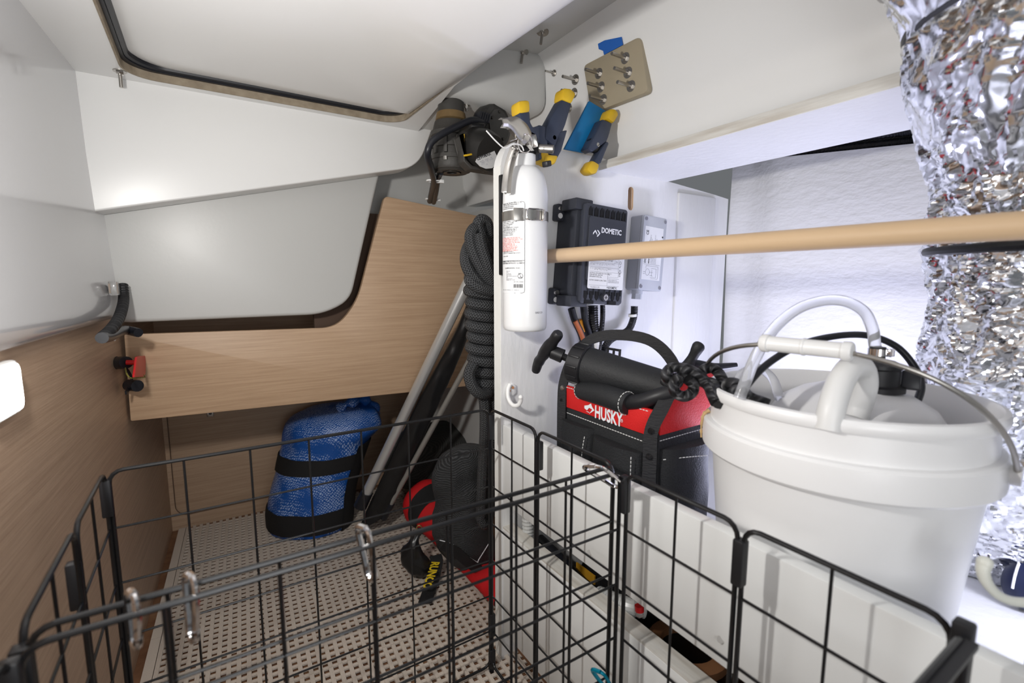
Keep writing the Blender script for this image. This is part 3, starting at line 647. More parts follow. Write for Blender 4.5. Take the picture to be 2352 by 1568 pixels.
for sx_, sz in ((-1, .082), (-1, -.086)):
    MB().box((sx_ * (MW / 2 + .006), -.010, sz), (.020, .020, .034)).build('mounting_ear', M['module'], mod, bevel=.004, local=True)
    MB().cyl((sx_ * (MW / 2 + .009), -.019, sz + .007), (sx_ * (MW / 2 + .009), -.024, sz + .007), .0055, 14).build('mounting_screw', M['steel'], mod, local=True)
    MB().cyl((sx_ * (MW / 2 + .009), -.0195, sz - .007), (sx_ * (MW / 2 + .009), -.0203, sz - .007), .0055, 14).build('mounting_slot', M['white_plastic'], mod, local=True)
    MB().box((-MW / 2 + .012, -.045, sz + (.012 if sz > 0 else -.008)), (.044, .046, .022)).build('corner_block', M['module'], mod, bevel=.003, local=True)
MB().box((MW / 2 - .006, -.050, -.084), (.022, .030, .030)).build('corner_block', M['module'], mod, bevel=.003, local=True)
MB().box((MW / 2 - .002, -.050, .084), (.022, .030, .024)).build('corner_block', M['module'], mod, bevel=.003, local=True)
for x in (-.030, .032): MB().box((x, -MD + .006, -.0945), (.022, .008, .007)).build('cable_port', M['void'], mod, local=True)
MB().cyl((.008, -MD + .006, -.084), (.008, -MD - .003, -.084), .0085, 20).build('screw_boss', M['module'], mod, local=True)
sb_ = MB().cyl((.008, -MD - .003, -.084), (.008, -MD - .0045, -.084), .0062, 20).build('earth_screw', M['steel'], mod, local=True)
MB().box((.008, -MD - .0047, -.084), (.0075, .0006, .0012)).box((.008, -MD - .0047, -.084), (.0012, .0006, .0075)).build('screw_cross', M['ink'], sb_, local=True)
yf = -MD - .0002
LM = lambda x, z: basis((x, yf, z), (1, 0, 0), (0, 0, 1))
text_mb("DOMETIC", .0145, LM(-.012, .0435), off=.0004, sx=.86, ext=.0001).build('lettering', M['ppw'], front, local=True, smooth=0)
chev = MB()
for k, fl_ in ((0, 1), (1, 0)):
    x = -.0335 + k * .0095
    if fl_: pts = [(x, .0370), (x + .0055, .0435), (x + .011, .0370), (x + .011, .0405), (x + .0055, .0470), (x, .0405)]
    else: pts = [(x + .0035, .0470), (x + .0095, .0412), (x + .0035, .0345), (x + .0005, .0345), (x + .0062, .0412), (x + .0005, .0470)]
    chev.prism([V((a, yf, b)) for a, b in pts], (0, -.0002, 0))
chev.build('maker_chevrons', M['ppw'], front, local=True, smooth=0)
lab2 = MB().prism([V((x, yf, z)) for x, z in rrect(.008, -.0285, MW - .028, .078, .003, 3)], (0, -.0003, 0)).build('rating_label', M['paper'], mod, local=True)
yf = -MD - .0006
rl = MB()
def hl(x0, x1, z, t=.0004): rl.box(((x0 + x1) / 2, yf, z), (x1 - x0, .0001, t))
def vl(x, z0, z1, t=.0004): rl.box((x, yf, (z0 + z1) / 2), (t, .0001, z1 - z0))
for z in (-.004, -.0145, -.0245, -.0335): hl(-.036, .041, z)
hl(-.036, .045, -.0605); hl(.012, .044, -.0455); hl(.012, .041, -.0425); vl(.012, -.0605, -.0335); vl(.041, -.0425, .008); vl(.030, -.0145, -.004)
rl.build('label_rules', M['ink_grey'], lab2, local=True, smooth=0)
def mt(txt, x, z, s_, m='ink', off=.0, sx=.8): text_mb(txt, s_, LM(x, z), off=off, sx=sx).build('print', M[m], lab2, local=True, smooth=0)
mt("DTU16-1171-410A TMR 115V-60/1", -.036, -.0115, .0062, 'ink', .00005, .68); mt("8000", .032, -.0125, .004, 'ink_grey')
mt("COOLING CAPACITY  115 VAC  240V L2  MIN FUSE", -.036, .0005, .004, 'ink', .0, .72)
mt("SEP BTU  R410 PARENT  PH/Hz  MAX A  MIN A  FULL LA  COMPR LA\n600    1090.8          1        40       20       11      7.4", -.036, -.0180, .0026, 'ink_grey', .0, .85)
mt("FLA   LRA    REFRIG CHARGE   PSIG HI   LO   IP   SERIAL No\n11     8      R410A  230g     550  320   10  21   402.0", -.036, -.0280, .0026, 'ink_grey', .0, .85)
mt("ELECTRICAL DATA BASED ON 115VAC 60Hz\nPUMP AND CIRC. 250W MAX\nREFRIGERANT: R410A 230g\n\nFACTORY CHARGED GLOBAL TURBO", -.036, -.0378, .0037, 'ink', .0, .72)
mt("PATENT 2\n002.2", .014, -.0370, .0026, 'ink_grey'); mt("DOMETIC MARINE US INC\nPOMPANO BEACH, FL 33069 USA\nWEBSITE WWW.DOMETIC.COM", .014, -.0492, .0026, 'ink_grey')
mt("Assembled in USA", -.032, -.0655, .0040, 'ink_grey'); mt("DOMETIC", .018, -.0660, .0062, 'ink', .00016, .82)
cm = MB()
for k in (0, 1): x = .0115 + k * .0028; cm.prism([V((a, yf, b)) for a, b in ([(x, -.0655), (x + .0017, -.0632), (x + .0034, -.0655), (x + .0034, -.0640), (x + .0017, -.0617), (x, -.0640)] if k == 0 else [(x + .0018, -.0617), (x + .0036, -.0640), (x + .0018, -.0665), (x + .0006, -.0665), (x + .0024, -.0640), (x + .0006, -.0617)])], (0, -.0001, 0))
cm.build('maker_chevrons', M['ink'], lab2, local=True, smooth=0)
mt("CE", .0425, -.0020, .0075, 'ink', .0001, .7); mt("UK\nCA", .0425, -.0360, .0045, 'ink', .0001, .8)
sm_ = MB(); sm_.tube([V((.0452 + .0026 * math.cos(a), yf, -.0125 + .0032 * math.sin(a))) for a in [2 * math.pi * i / 20 for i in range(20)]], .0003, 4, closed=True)
sm_.tube([V((.0430, yf, -.0205)), V((.0445, yf, -.0225)), V((.0470, yf, -.0180))], .0004, 4)
sm_.tube([V((.0420, yf, -.0325)), V((.0490, yf, -.0325)), V((.0455, yf, -.0262))], .0004, 4, closed=True); sm_.build('approval_marks', M['ink'], lab2, local=True, smooth=0)
# grey sensor box
M['greybox'] = mat('light_grey_abs', (.50, .52, .56), .45); SW, SH, SD = .076, .166, .040
scn = PY(1500, 583, YBK - SD)
sen = empty('sensor_box', (scn.x, YBK, scn.z), 'light grey junction box with a sideways label beside the module', 'junction box', rot=(0, math.radians(4.2), 0))
MB().prism([V((x, 0, z)) for x, z in rrect(0, 0, SW, SH, .004, 3)], (0, -SD + .008, 0)).build('base', mat('grey_abs_base', (.36, .37, .40), .5), sen, bevel=.0015, local=True)
MB().prism([V((x, -SD + .008, z)) for x, z in rrect(0, 0, SW, SH, .005, 3)], (0, -.008, 0)).build('lid', M['greybox'], sen, bevel=.0015, local=True)
for sx_ in (-1, 1):
    for sz in (-1, 1):
        c_ = (sx_ * (SW / 2 - .007), -SD, sz * (SH / 2 - .008)); s1_ = MB().cyl((c_[0], -SD + .001, c_[2]), (c_[0], -SD - .0008, c_[2]), .0045, 16).build('screw', M['greybox'], sen, local=True)
        MB().lathe([(.0028, 0), (.0040, 0), (.0040, .0003), (.0028, .0003)], 16, Matrix.Translation((c_[0], -SD - .0010, c_[2])) @ Matrix.Rotation(math.pi / 2, 4, 'X')).box((c_[0], -SD - .0010, c_[2]), (.004, .0004, .0009)).build('screw_slot', M['ink_grey'], s1_, local=True)
l3 = MB().prism([V((x, -SD - .0001, z)) for x, z in rrect(-.002, .0, .060, .118, .001, 1)], (0, -.0003, 0)).build('label', M['paper'], sen, local=True)
yf = -SD - .0006; VM = lambda x, z: basis((x, yf, z), (0, 0, 1), (-1, 0, 0))
def vt(txt, x, z, s_, m='ink', off=0, sx=.8): text_mb(txt, s_, VM(x, z), off=off, sx=sx).build('print', M[m], l3, local=True, smooth=0)
vt("CE", -.020, .040, .011, 'ink', .0002); vt("Dometic\nSMARTSTART II\nSoft Starter", -.014, .018, .0042, 'ink_grey'); vt("max current 32A   115-230 VAC\ninput L1 L2 N   50/60 Hz\noutput run start common\nip65  made in Italy", .004, .006, .0034, 'ink_grey')
vt("DOMETIC", -.022, -.022, .0085, 'ink', .0003); vt("SMARTSTART II", -.011, -.0225, .0052, 'ink', .0002); vt("model 3.0 8-16A\nvoltage 200-240\nfreq 50/60 Hz\ncurrent 32A\nip code 54\nserial 09122", -.006, -.0225, .0035, 'ink_grey')
dg_ = MB(); dg_.tube([V((-.014 + .0065 * math.cos(a), yf, -.042 + .0075 * math.sin(a))) for a in [2 * math.pi * i / 20 for i in range(20)]], .0003, 4, closed=True)
for pts in ([(-.029, -.0245), (.024, -.0245)], [(-.0075, -.042), (.004, -.042)], [(0, -.036), (0, -.050)], [(-.020, -.034), (-.020, -.028), (.020, -.028), (.020, -.056), (-.002, -.056)], [(-.002, -.033), (.014, -.033), (.014, -.053), (-.004, -.053)], [(-.006, -.049), (.002, -.049), (.002, -.051)], [(-.028, -.042), (-.021, -.042)], [(-.028, -.046), (-.022, -.046)]):
    dg_.tube([V((x, yf, z)) for x, z in pts], .00028, 4)
dg_.build('wiring_diagram', M['ink_grey'], l3, local=True, smooth=0)
MB().cyl((.026, -SD, .040), (.026, -SD - .001, .040), .002, 12).build('indicator', M['ink'], sen, local=True)
MB().cyl((-.020, -.020, -SH / 2), (-.020, -.020, -SH / 2 - .009), .0125, 18).build('gland_nut', M['greybox'], sen, local=True)
MB().cyl((-.020, -.020, -SH / 2 - .009), (-.020, -.020, -SH / 2 - .021), .0118, 6).build('gland_cap', M['greybox'], sen, local=True, smooth=20)
# cables below the module
def ribbed(pts, r, pitch, n=14, amp=.12):
    out = []; rad = []; sp = smooth_path(pts, 40); acc = 0; last = sp[0]; nxt = 0; k = 0
    for p in sp:
        acc += (p - last).length; last = p
        while acc >= nxt:
            out.append(p); rad.append(r * (1 if k % 2 == 0 else 1 - amp)); k += 1; nxt += pitch / 2
            break
    return out, rad
def cable(name, pts, r, m, label, cat='cable', rib=None, group=None):
    if rib: p_, r_ = ribbed(pts, r, rib); mb = MB().tube(p_, r_, 14)
    else: mb = MB().tube(smooth_path(pts, 8), r, 12)
    o = mb.build(name, M[m], None, smooth=60 if not rib else 20); tag(o, label, cat, group); return o
YC = .772
def C(pts, Y=YC): return [PY(x, y, Y) for x, y in pts]
cable('power_cable', C([(1312, 708), (1320, 735), (1334, 765), (1343, 800), (1346, 840), (1350, 900)], .775), .0075, 'rubber', 'smooth black cable with orange tape, leftmost under the module')
o = MB().tube(smooth_path(C([(1321, 737), (1333, 762), (1341, 783)], .7695), 5), .0052, 10).build('cable_tape', mat('orange_tape', (.45, .13, .05), .5)); tag(o, 'faded orange tape strip stuck along a black cable', 'tape')
cable('power_cable', C([(1340, 704), (1345, 740), (1355, 775), (1360, 830), (1365, 900)], .782), .0072, 'rubber', 'smooth black cable second from the left under the module')
cable('conduit', C([(1362, 702), (1363, 735), (1366, 765), (1368, 800), (1372, 900)], .784), .0110, 'black', 'thick ribbed black conduit under the module', 'conduit', rib=.0052)
o = MB().tube(C([(1367, 769), (1369, 800)], .782), .0118, 16).build('conduit_sleeve', M['white_plastic']); tag(o, 'white sleeve wrapped round the ribbed black conduit', 'sleeve')
cable('conduit', C([(1384, 700), (1384, 730), (1380, 770), (1376, 810), (1380, 900)], .774), .0058, 'black', 'thin ribbed black conduit right of the thick one', 'conduit', rib=.0034)
cable('conduit', C([(1457, 703), (1455, 730), (1443, 758), (1420, 770), (1400, 782), (1388, 805), (1385, 860)], .778), .0085, 'black', 'ribbed black conduit curving down from the grey box', 'conduit', rib=.0036)
for px, py, d_ in ((1453, 724, (.1, 0, -1)), (1421, 769, (-.8, 0, -.5))):
    p = PY(px, py, .778); o = MB().lathe([(.0086, -.003), (.0096, -.003), (.0096, .003), (.0086, .003)], 20, basis(p, *frame_axis(V(d_))), closed=True).build('cable_tie', M['white_plastic']); tag(o, 'white tie around the curved conduit, %s' % ('upper one' if py < 750 else 'lower one'), 'cable tie', 'white ties on the conduit')
o = MB().box(PY(1336, 748, .789), (.014, .012, .030), Euler((0, -.3, 0)).to_matrix()).build('wire_connector', mat('orange_plastic', (.80, .30, .01), .4), bevel=.003); tag(o, 'small bright orange connector behind the black cables', 'connector')
# white wall hook on the bulkhead
def hook(root, pts, r, plate):
    MB().tube(smooth_path(pts, 8), [r] * (len(pts) * 8 - 7), 12).build('prong', M['white_plastic'], root)
    MB().sph(pts[-1], r * 1.12, 8).build('tip', M['white_plastic'], root)
hk = empty('wall_hook', PY(1180, 935, .785), 'small white J-shaped hook screwed to the bulkhead below the extinguisher', 'hook')
hp_ = [PY(1172, 882, .796), PY(1167, 895, .795), PY(1168, 915, .790), PY(1178, 930, .778), PY(1190, 930, .766), PY(1196, 920, .760), PY(1196, 912, .758)]
MB().tube(smooth_path(hp_, 6), .0042, 12).build('prong', M['white_plastic'], hk); MB().sph(hp_[-1], .0048, 8).build('tip', M['white_plastic'], hk)
MB().prism([PY(x, y, .7995) for x, y in ((1166, 884), (1176, 879), (1183, 884), (1183, 902), (1176, 908), (1168, 905))], (0, -.004, 0)).build('plate', M['white_plastic'], hk, bevel=.001)
for px, py in ((1170, 897), (1178, 890)): MB().cyl(PY(px, py, .796), PY(px, py, .7935), .0028, 12).build('screw', mat('bronze_screw', (.25, .12, .06), .4, .8), hk)
# ------------------------------------------------------------------ windlass motor under the deck
M['cast'] = mat('black_cast', (.045, .042, .038), .55, bump=(150, .25)); M['motor'] = mat('motor_black', (.022, .021, .020), .28); M['bronze'] = mat('bronze_base', (.30, .20, .09), .5, .6, var=(20, (.18, .12, .06)))
YW = 1.06; g = PY(1037, 335, YW); gz = lambda y: PY(1037, y, YW).z
wl = empty('windlass_motor', (g.x, g.y, gz(400)), 'black anchor windlass gearbox and motor hanging under the deck', 'windlass')
TG = Matrix.Translation((g.x, g.y, 0))
pf = [(.0001, gz(392)), (.022, gz(392)), (.022, gz(396)), (.036, gz(397)), (.040, gz(393)), (.044, gz(393)), (.048, gz(386)), (.048, gz(372)), (.050, gz(371)), (.050, gz(362)), (.043, gz(360)), (.043, gz(345)), (.0465, gz(344)), (.0465, gz(338)), (.043, gz(337)), (.043, gz(318)), (.047, gz(316)), (.048, gz(308)), (.043, gz(302)), (.040, gz(290)), (.038, gz(283)), (.0001, gz(281))]
gb = MB().lathe(pf, 40, TG).build('gearbox', M['cast'], wl, smooth=30)
for i in range(10):
    a = 2 * math.pi * i / 10 + .2; p = V((g.x + .044 * math.cos(a), g.y + .044 * math.sin(a), 0))
    MB().box((p.x, p.y, (gz(320) + gz(360)) / 2), (.009, .009, gz(320) - gz(360)), Matrix.Rotation(a, 3, 'Z')).build('rib', M['cast'], gb, bevel=.0015)
    if i % 2 == 0: MB().cyl((p.x * .985 + g.x * .015 + .003 * math.cos(a), p.y + .003 * math.sin(a), gz(378)), (p.x + .003 * math.cos(a), p.y + .003 * math.sin(a), gz(370)), .0055, 8).build('screw', M['steel_dull'], gb)
MB().lathe([(.012, gz(397)), (.020, gz(398)), (.020, gz(394)), (.012, gz(394))], 24, TG, closed=True).build('shaft_seal', M['motor'], gb)
MB().lathe([(.030, gz(283)), (.036, gz(278)), (.033, gz(262)), (.0001, gz(262))], 30, TG).build('base_flange', M['bronze'], wl)
MB().lathe([(.0001, gz(262)), (.030, gz(262)), (.030, H + .415), (.0001, H + .415)], 24, TG).build('riser', M['cast'], wl)
# motor body: squat drum pointing toward the bulkhead
m0 = PY(1068, 330, 1.05); m1 = PY(1128, 352, .955); md = (m1 - m0).normalized()
bd_ = basis(m0, *frame_axis(md)); Lm = (m1 - m0).length
MB().lathe([(.0001, 0), (.040, 0), (.046, .008), (.047, Lm * .55), (.045, Lm * .85), (.038, Lm), (.0001, Lm)], 40, bd_).build('motor_body', M['motor'], wl, smooth=35)
e0 = PY(1140, 300, 1.03); e1 = PY(1172, 292, .96); ed_ = (RT * .80 - FW * .60 + V((0, 0, -.05))).normalized()
be = basis(PY(1128, 292, 1.05), *frame_axis(ed_))
ecap = MB().lathe([(.0001, -.02), (.046, -.02), (.050, -.010), (.051, .015), (.048, .022), (.038, .024), (.037, .026), (.0001, .026)], 48, be).build('motor_end_cap', M['motor'], wl, smooth=30)
for a in (0.4, 1.6, 2.8, 4.0, 5.2): MB().cyl(be @ V((.031 * math.cos(a), .031 * math.sin(a), .025)), be @ V((.031 * math.cos(a), .031 * math.sin(a), .029)), .0035, 10).build('screw', M['cast'], ecap)
# connecting casting and plugs
MB().sph(PY(1098, 318, 1.045), (.040, .035, .034), 10).build('drive_housing', M['motor'], wl)
for a, b, r in (((1085, 293), (1112, 298), .014), ((1090, 330), (1108, 326), .008)): MB().cyl(PY(*a, 1.0), PY(*b, .985), r, 14).build('cable_gland', M['black_gloss'], wl)
MB().tube(smooth_path([PY(x, y, Y) for x, y, Y in ((1115, 282, 1.0), (1085, 276, .99), (1050, 290, .985), (1015, 308, .985), (990, 328, .99), (982, 355, 1.0), (990, 385, 1.04), (996, 415, 1.12), (992, 440, 1.22), (987, 462, 1.30))], 8), .0075, 12).build('cable', M['rubber'], wl)
MB().tube(smooth_path([PY(x, y, Y) for x, y, Y in ((1012, 395, 1.08), (1005, 412, 1.13), (1001, 440, 1.21), (996, 464, 1.30))], 8), .0075, 12).build('cable', M['rubber'], wl)
for y, Y in ((416, 1.115), (458, 1.285)):
    p = PY(998 if y < 430 else 993, y, Y); MB().tube([p + V((.019 * math.cos(a), .0115 * math.sin(a), 0)) for a in [2 * math.pi * i / 20 for i in range(20)]], .0019, 6, closed=True).build('cable_tie', M['white_plastic'], wl)
    MB().box(p + V((.014, -.012, -.001)), (.010, .006, .008)).build('tie_head', M['white_plastic'], wl, bevel=.001)
for k in range(2):
    MB().tube(smooth_path([PY(x + k * 3, y, .985) for x, y in ((1063, 308), (1066, 330), (1066, 355))] + [PY(x, y + k * 2, .965) for x, y in ((1068, 356), (1100, 351), (1136, 353))], 5), .0011, 6).build('yellow_cord', M['yellow'], wl)
for k in range(5): a = be @ V((-.052, .0, -.012 + k * .007)); MB().box(PY(1098 + k * 5, 268 + k * 1.5, 1.0), (.005, .02, .022), Euler((0, .3, .3)).to_matrix()).build('cooling_fin', M['rubber'], wl, bevel=.001)
# maker's plate on the drum
lc = PY(1118, 371, .938)
lw = basis(lc, (RT * .96 + V((0, 0, .26))).normalized(), (V((0, 0, 1)) * .93 - RT * .25).normalized())
pts = [(-.024, .006), (-.020, .011), (.022, .017), (.0245, .004), (.020, -.010), (.008, -.0165), (-.006, -.014), (-.017, -.006)]
mp2 = MB().prism([lw @ V((x, y, 0)) for x, y in pts], lw.to_3x3() @ V((0, 0, .001))).build('maker_plate', mat('silver_plate', (.36, .36, .36), .4, .3), wl)
lw2 = lw @ Matrix.Translation((0, 0, .0014))
text_mb("LEWMAR", .0088, lw2 @ Matrix.Translation((-.0185, .0075, 0)) @ Matrix.Rotation(.10, 4, 'Z'), off=.0003, sx=.88).build('lettering', M['ink'], mp2, smooth=0)
text_mb("MOTEL  103056    1W\n   SERIAL   140   12 Vdc\n  01/19         V\n             CE", .0034, lw2 @ Matrix.Translation((-.0150, .0015, 0)) @ Matrix.Rotation(.10, 4, 'Z'), sx=.9).build('print', M['ink_grey'], mp2, smooth=0)
MB().prism([PY(x, y, .972) for x, y in ((1057, 312), (1063, 309), (1065, 370), (1082, 388), (1150, 398), (1150, 392), (1086, 380), (1070, 365))], (0, .03, 0)).build('motor_cradle', M['cast'], wl, bevel=.002)
# ------------------------------------------------------------------ left side: conduit stub with clear clip, red battery switch key, wall lamp
p_, r_ = ribbed([PX(282, 655, -.150), PX(284, 690, -.148), PX(274, 728, -.146), PX(256, 756, -.146), PX(236, 775, -.148)], .0098, .0062)
cs = empty('conduit_stub', PX(232, 778, -.158), 'short ribbed black conduit bending down the left wall corner', 'conduit')
MB().tube(p_, r_, 16).build('ribbed_tube', M['black'], cs, smooth=20)
MB().tube(smooth_path([PX(234, 776, -.147), PX(252, 772, -.145), PX(272, 762, -.143), PX(290, 758, -.141), PX(318, 764, -.12)], 6), .009, 12).build('taped_tail', M['rubber'], cs)
MB().tube([PX(262, 768, -.150) + V((0, .011 * math.cos(a), .011 * math.sin(a))) for a in [2 * math.pi * i / 16 for i in range(16)]], .0016, 6, closed=True).build('tie', M['white_plastic'], cs)
cc = PX(262, 662, -.158)
clp = empty('clear_clip', cc, 'small clear plastic clip on the white liner beside the conduit', 'clip')
M['clear'] = mat('clear_plastic', (.93, .93, .92), .08, trans=.85, ior=1.3); 
MB().box(cc, (.014, .034, .028)).build('block', M['clear'], clp, bevel=.002)
MB().box(cc + V((-.006, 0, 0)), (.002, .022, .018)).build('adhesive_pad', M['oak_edge'], clp)
bk_ = PX(286, 832, -.160)
M['red_plastic'] = mat('red_plastic', (.62, .012, .015), .38)
sw = empty('battery_switch', PX(283, 832, -.165), 'black switch barrel with a red key handle on the left wall', 'switch')
MB().tube([PX(268, 833, -.172), PX(272, 833, -.169), PX(277, 833, -.164), PX(290, 832, -.152)], [.0140, .0130, .0136, .0126], 18).build('barrel', M['rubber'], sw)
MB().tube([PX(290, 832, -.152), PX(312, 832, -.136)], .0052, 10).build('key_shaft', M['red_plastic'], sw)
kc = [PX(x, y, -.132) for x, y in ((309, 820), (313, 818), (330, 817), (329, 860), (325, 866), (303, 867))]
MB().prism([p for p in kc], (.004, .003, 0)).build('key_handle', M['red_plastic'], sw, bevel=.0015)
MB().tube(smooth_path([PX(288, 845, -.150), PX(292, 860, -.142), PX(302, 868, -.135), (PX(318, 867, -.131)), PX(333, 866, -.128), PX(328, 860, -.129)], 6), .0013, 6).build('cord', mat('yellow_black_cord', (.38, .36, .06), .7, var=(300, (.05, .05, .02))), sw)
MB().tube(smooth_path([PX(291, 847, -.152), PX(299, 860, -.148), PX(303, 872, -.146)], 5), .0026, 8).build('cap_leash', M['rubber'], sw)
MB().cyl(PX(296, 884, -.158), PX(316, 886, -.140), .0125, 16).build('cap', M['rubber'], sw); MB().strap([PX(296, 890, -.157), PX(287, 902, -.160)], (1, 0, 0), .008, .003).build('cap_tab', M['rubber'], sw)
lp_ = wlx(.75)
wlmp = empty('wall_lamp', (lp_, .75, H - .15), 'bright white LED lamp set in the oak wall at the left edge', 'lamp')
MB().prism([V((lp_ - .003 + (y - .75) * SK, y, z)) for y, z in rrect(.745, H - .122, .085, .062, .012, 5)], (.012, 0, 0)).build('bezel', M['white_plastic'], wlmp, bevel=.003)
MB().prism([V((lp_ + .0085 + (y - .75) * SK, y, z)) for y, z in rrect(.745, H - .122, .076, .054, .010, 5)], (.002, 0, 0)).build('lens', mat('lit_lens', (1, 1, 1), .3, emit=((1, .98, .95), 14)), wlmp)
# ------------------------------------------------------------------ soft goods on the floor
def nz3(p, s): return noise.noise(V(p) * s)
def sack(root, name, m, secs, Y, depth=.8, n=40, amp=.006, freq=14, folds=0, expo=1.0, sub=4, zlo=None):
    """lofted bag: secs = (centre px, py, half width px); Y per bag or per section"""
    cs = []
    for i, s_ in enumerate(secs):
        y = s_[3] if len(s_) > 3 else Y; c = PY(s_[0], s_[1], y); f = (c - O).dot(FW); cs.append((c, s_[2] * f / 1109))
    # resample smoothly
    pc = smooth_path([c for c, _ in cs], sub); pr_ = [v.x for v in smooth_path([V((r, 0, 0)) for _, r in cs], sub)]
    rings = []
    for i, (c, r) in enumerate(zip(pc, pr_)):
        t = i / (len(pc) - 1); ring = []
        for k in range(n):
            a = 2 * math.pi * k / n; ca, sa = math.cos(a), math.sin(a)
            q = RT * (r * math.copysign(abs(ca) ** expo, ca)) + FW * (r * depth * math.copysign(abs(sa) ** expo, sa)); p = c + q
            d = amp * (nz3(p, freq) + .5 * nz3(p, freq * 2.3)) + folds * t * t * math.sin(a * 9 + 6 * nz3(c, 5)) * r
            p = p + q.normalized() * d + V((0, 0, .4 * amp * nz3(p + V((3, 1, 2)), freq)))
            if zlo is not None: p.z = max(p.z, zlo)
            ring.append(p)
        rings.append(ring)
    return MB().loft(rings).build(name, m, root, smooth=75), rings
def weave_mat():
    m = mat('blue_woven_poly', (.012, .075, .33), .35); n, l = nodes_of(m); b = n['Principled BSDF']; tc = n.new('ShaderNodeTexCoord')
    def nz(scale, vec, det=2):
        mp = n.new('ShaderNodeMapping'); mp.inputs['Scale'].default_value = vec; l.new(tc.outputs['Object'], mp.inputs[0]); t = n.new('ShaderNodeTexNoise'); t.inputs['Scale'].default_value = scale; t.inputs['Detail'].default_value = det; l.new(mp.outputs[0], t.inputs['Vector']); return t.outputs[0]
    def mp2(sx_):
        q = n.new('ShaderNodeTexWave'); q.wave_type = 'BANDS'; q.bands_direction = 'DIAGONAL'; q.inputs['Scale'].default_value = 62; q.inputs['Distortion'].default_value = 7.0; q.inputs['Detail'].default_value = 2
        mp = n.new('ShaderNodeMapping'); mp.inputs['Scale'].default_value = (sx_, 1, 1); l.new(tc.outputs['Object'], mp.inputs[0]); l.new(mp.outputs[0], q.inputs[0]); return q.outputs[1]
    mul = n.new('ShaderNodeMath'); mul.operation = 'MULTIPLY'; l.new(mp2(1), mul.inputs[0]); l.new(mp2(-1), mul.inputs[1])
    r1 = n.new('ShaderNodeMapRange'); r1.inputs[1].default_value = .40; r1.inputs[2].default_value = .62; l.new(nz(9, (1, 1, 1), 3), r1.inputs[0])
    k = n.new('ShaderNodeMath'); k.operation = 'MULTIPLY'; l.new(mul.outputs[0], k.inputs[0]); l.new(r1.outputs[0], k.inputs[1])
    r2 = n.new('ShaderNodeMapRange'); r2.inputs[1].default_value = .08; r2.inputs[2].default_value = .34; l.new(k.outputs[0], r2.inputs[0])
    mx = n.new('ShaderNodeMix'); mx.data_type = 'RGBA'; mx.inputs[6].default_value = (.010, .085, .36, 1); mx.inputs[7].default_value = (.34, .46, .74, 1)  # pale glints of the weave are painted into the base colour
    l.new(r2.outputs[0], mx.inputs[0]); l.new(mx.outputs[2], b.inputs['Base Color'])
    bp = n.new('ShaderNodeBump'); bp.inputs['Strength'].default_value = .4; bp.inputs['Distance'].default_value = .001; l.new(mul.outputs[0], bp.inputs['Height']); l.new(bp.outputs[0], b.inputs['Normal']); return m
M['blue'] = weave_mat(); M['webbing'] = mat('black_webbing', (.010, .010, .011), .8, bump=(300, .4)); M['nylon'] = mat('shiny_black_nylon', (.012, .012, .013), .30, bump=(25, .6))
M['mesh'] = mat('black_mesh_fabric', (.018, .019, .020), .7, bump=(260, 1.0)); M['red_cloth'] = mat('red_cloth', (.60, .008, .012), .7, bump=(60, .3))
M['mesh_grey'] = mat('charcoal_mesh', (.030, .031, .030), .7, bump=(260, 1.0), var=(9, (.055, .057, .053)))
def net_mat(name, c1, c2, sc):
    m = mat(name, c1, .65); n, l = nodes_of(m); b = n['Principled BSDF']; tc = n.new('ShaderNodeTexCoord'); outs = []
    for s_ in (1, -1):
        mp = n.new('ShaderNodeMapping'); mp.inputs['Scale'].default_value = (s_, s_, 1); l.new(tc.outputs['Object'], mp.inputs[0])
        q = n.new('ShaderNodeTexWave'); q.bands_direction = 'DIAGONAL'; q.inputs['Scale'].default_value = sc; q.inputs['Distortion'].default_value = .6; l.new(mp.outputs[0], q.inputs[0]); outs.append(q.outputs[1])
    k = n.new('ShaderNodeMath'); k.operation = 'MAXIMUM'; l.new(outs[0], k.inputs[0]); l.new(outs[1], k.inputs[1])
    mx = n.new('ShaderNodeMix'); mx.data_type = 'RGBA'; mx.inputs[6].default_value = (*c1, 1); mx.inputs[7].default_value = (*c2, 1); l.new(k.outputs[0], mx.inputs[0]); l.new(mx.outputs[2], b.inputs['Base Color'])
    bp = n.new('ShaderNodeBump'); bp.inputs['Strength'].default_value = .9; bp.inputs['Distance'].default_value = .002; l.new(k.outputs[0], bp.inputs['Height']); l.new(bp.outputs[0], b.inputs['Normal']); return m
M['mesh'] = net_mat('black_net', (.004, .004, .005), (.036, .038, .041), 150); M['mesh_grey'] = net_mat('charcoal_net', (.006, .006, .006), (.060, .062, .058), 120)
secs = [(712, 1212, 88), (714, 1200, 96), (715, 1160, 99), (722, 1110, 98), (738, 1050, 97), (750, 1012, 99), (766, 982, 110), (770, 958, 104), (780, 940, 84), (805, 926, 42), (815, 920, 14)]
bb = empty('sail_bag', PZ(722, 1192, -.80), 'round blue woven bag with two black straps on the floor', 'bag')
_, RB = sack(bb, 'body', M['blue'], secs, 1.63, .85, amp=.005, folds=.05, zlo=.002)
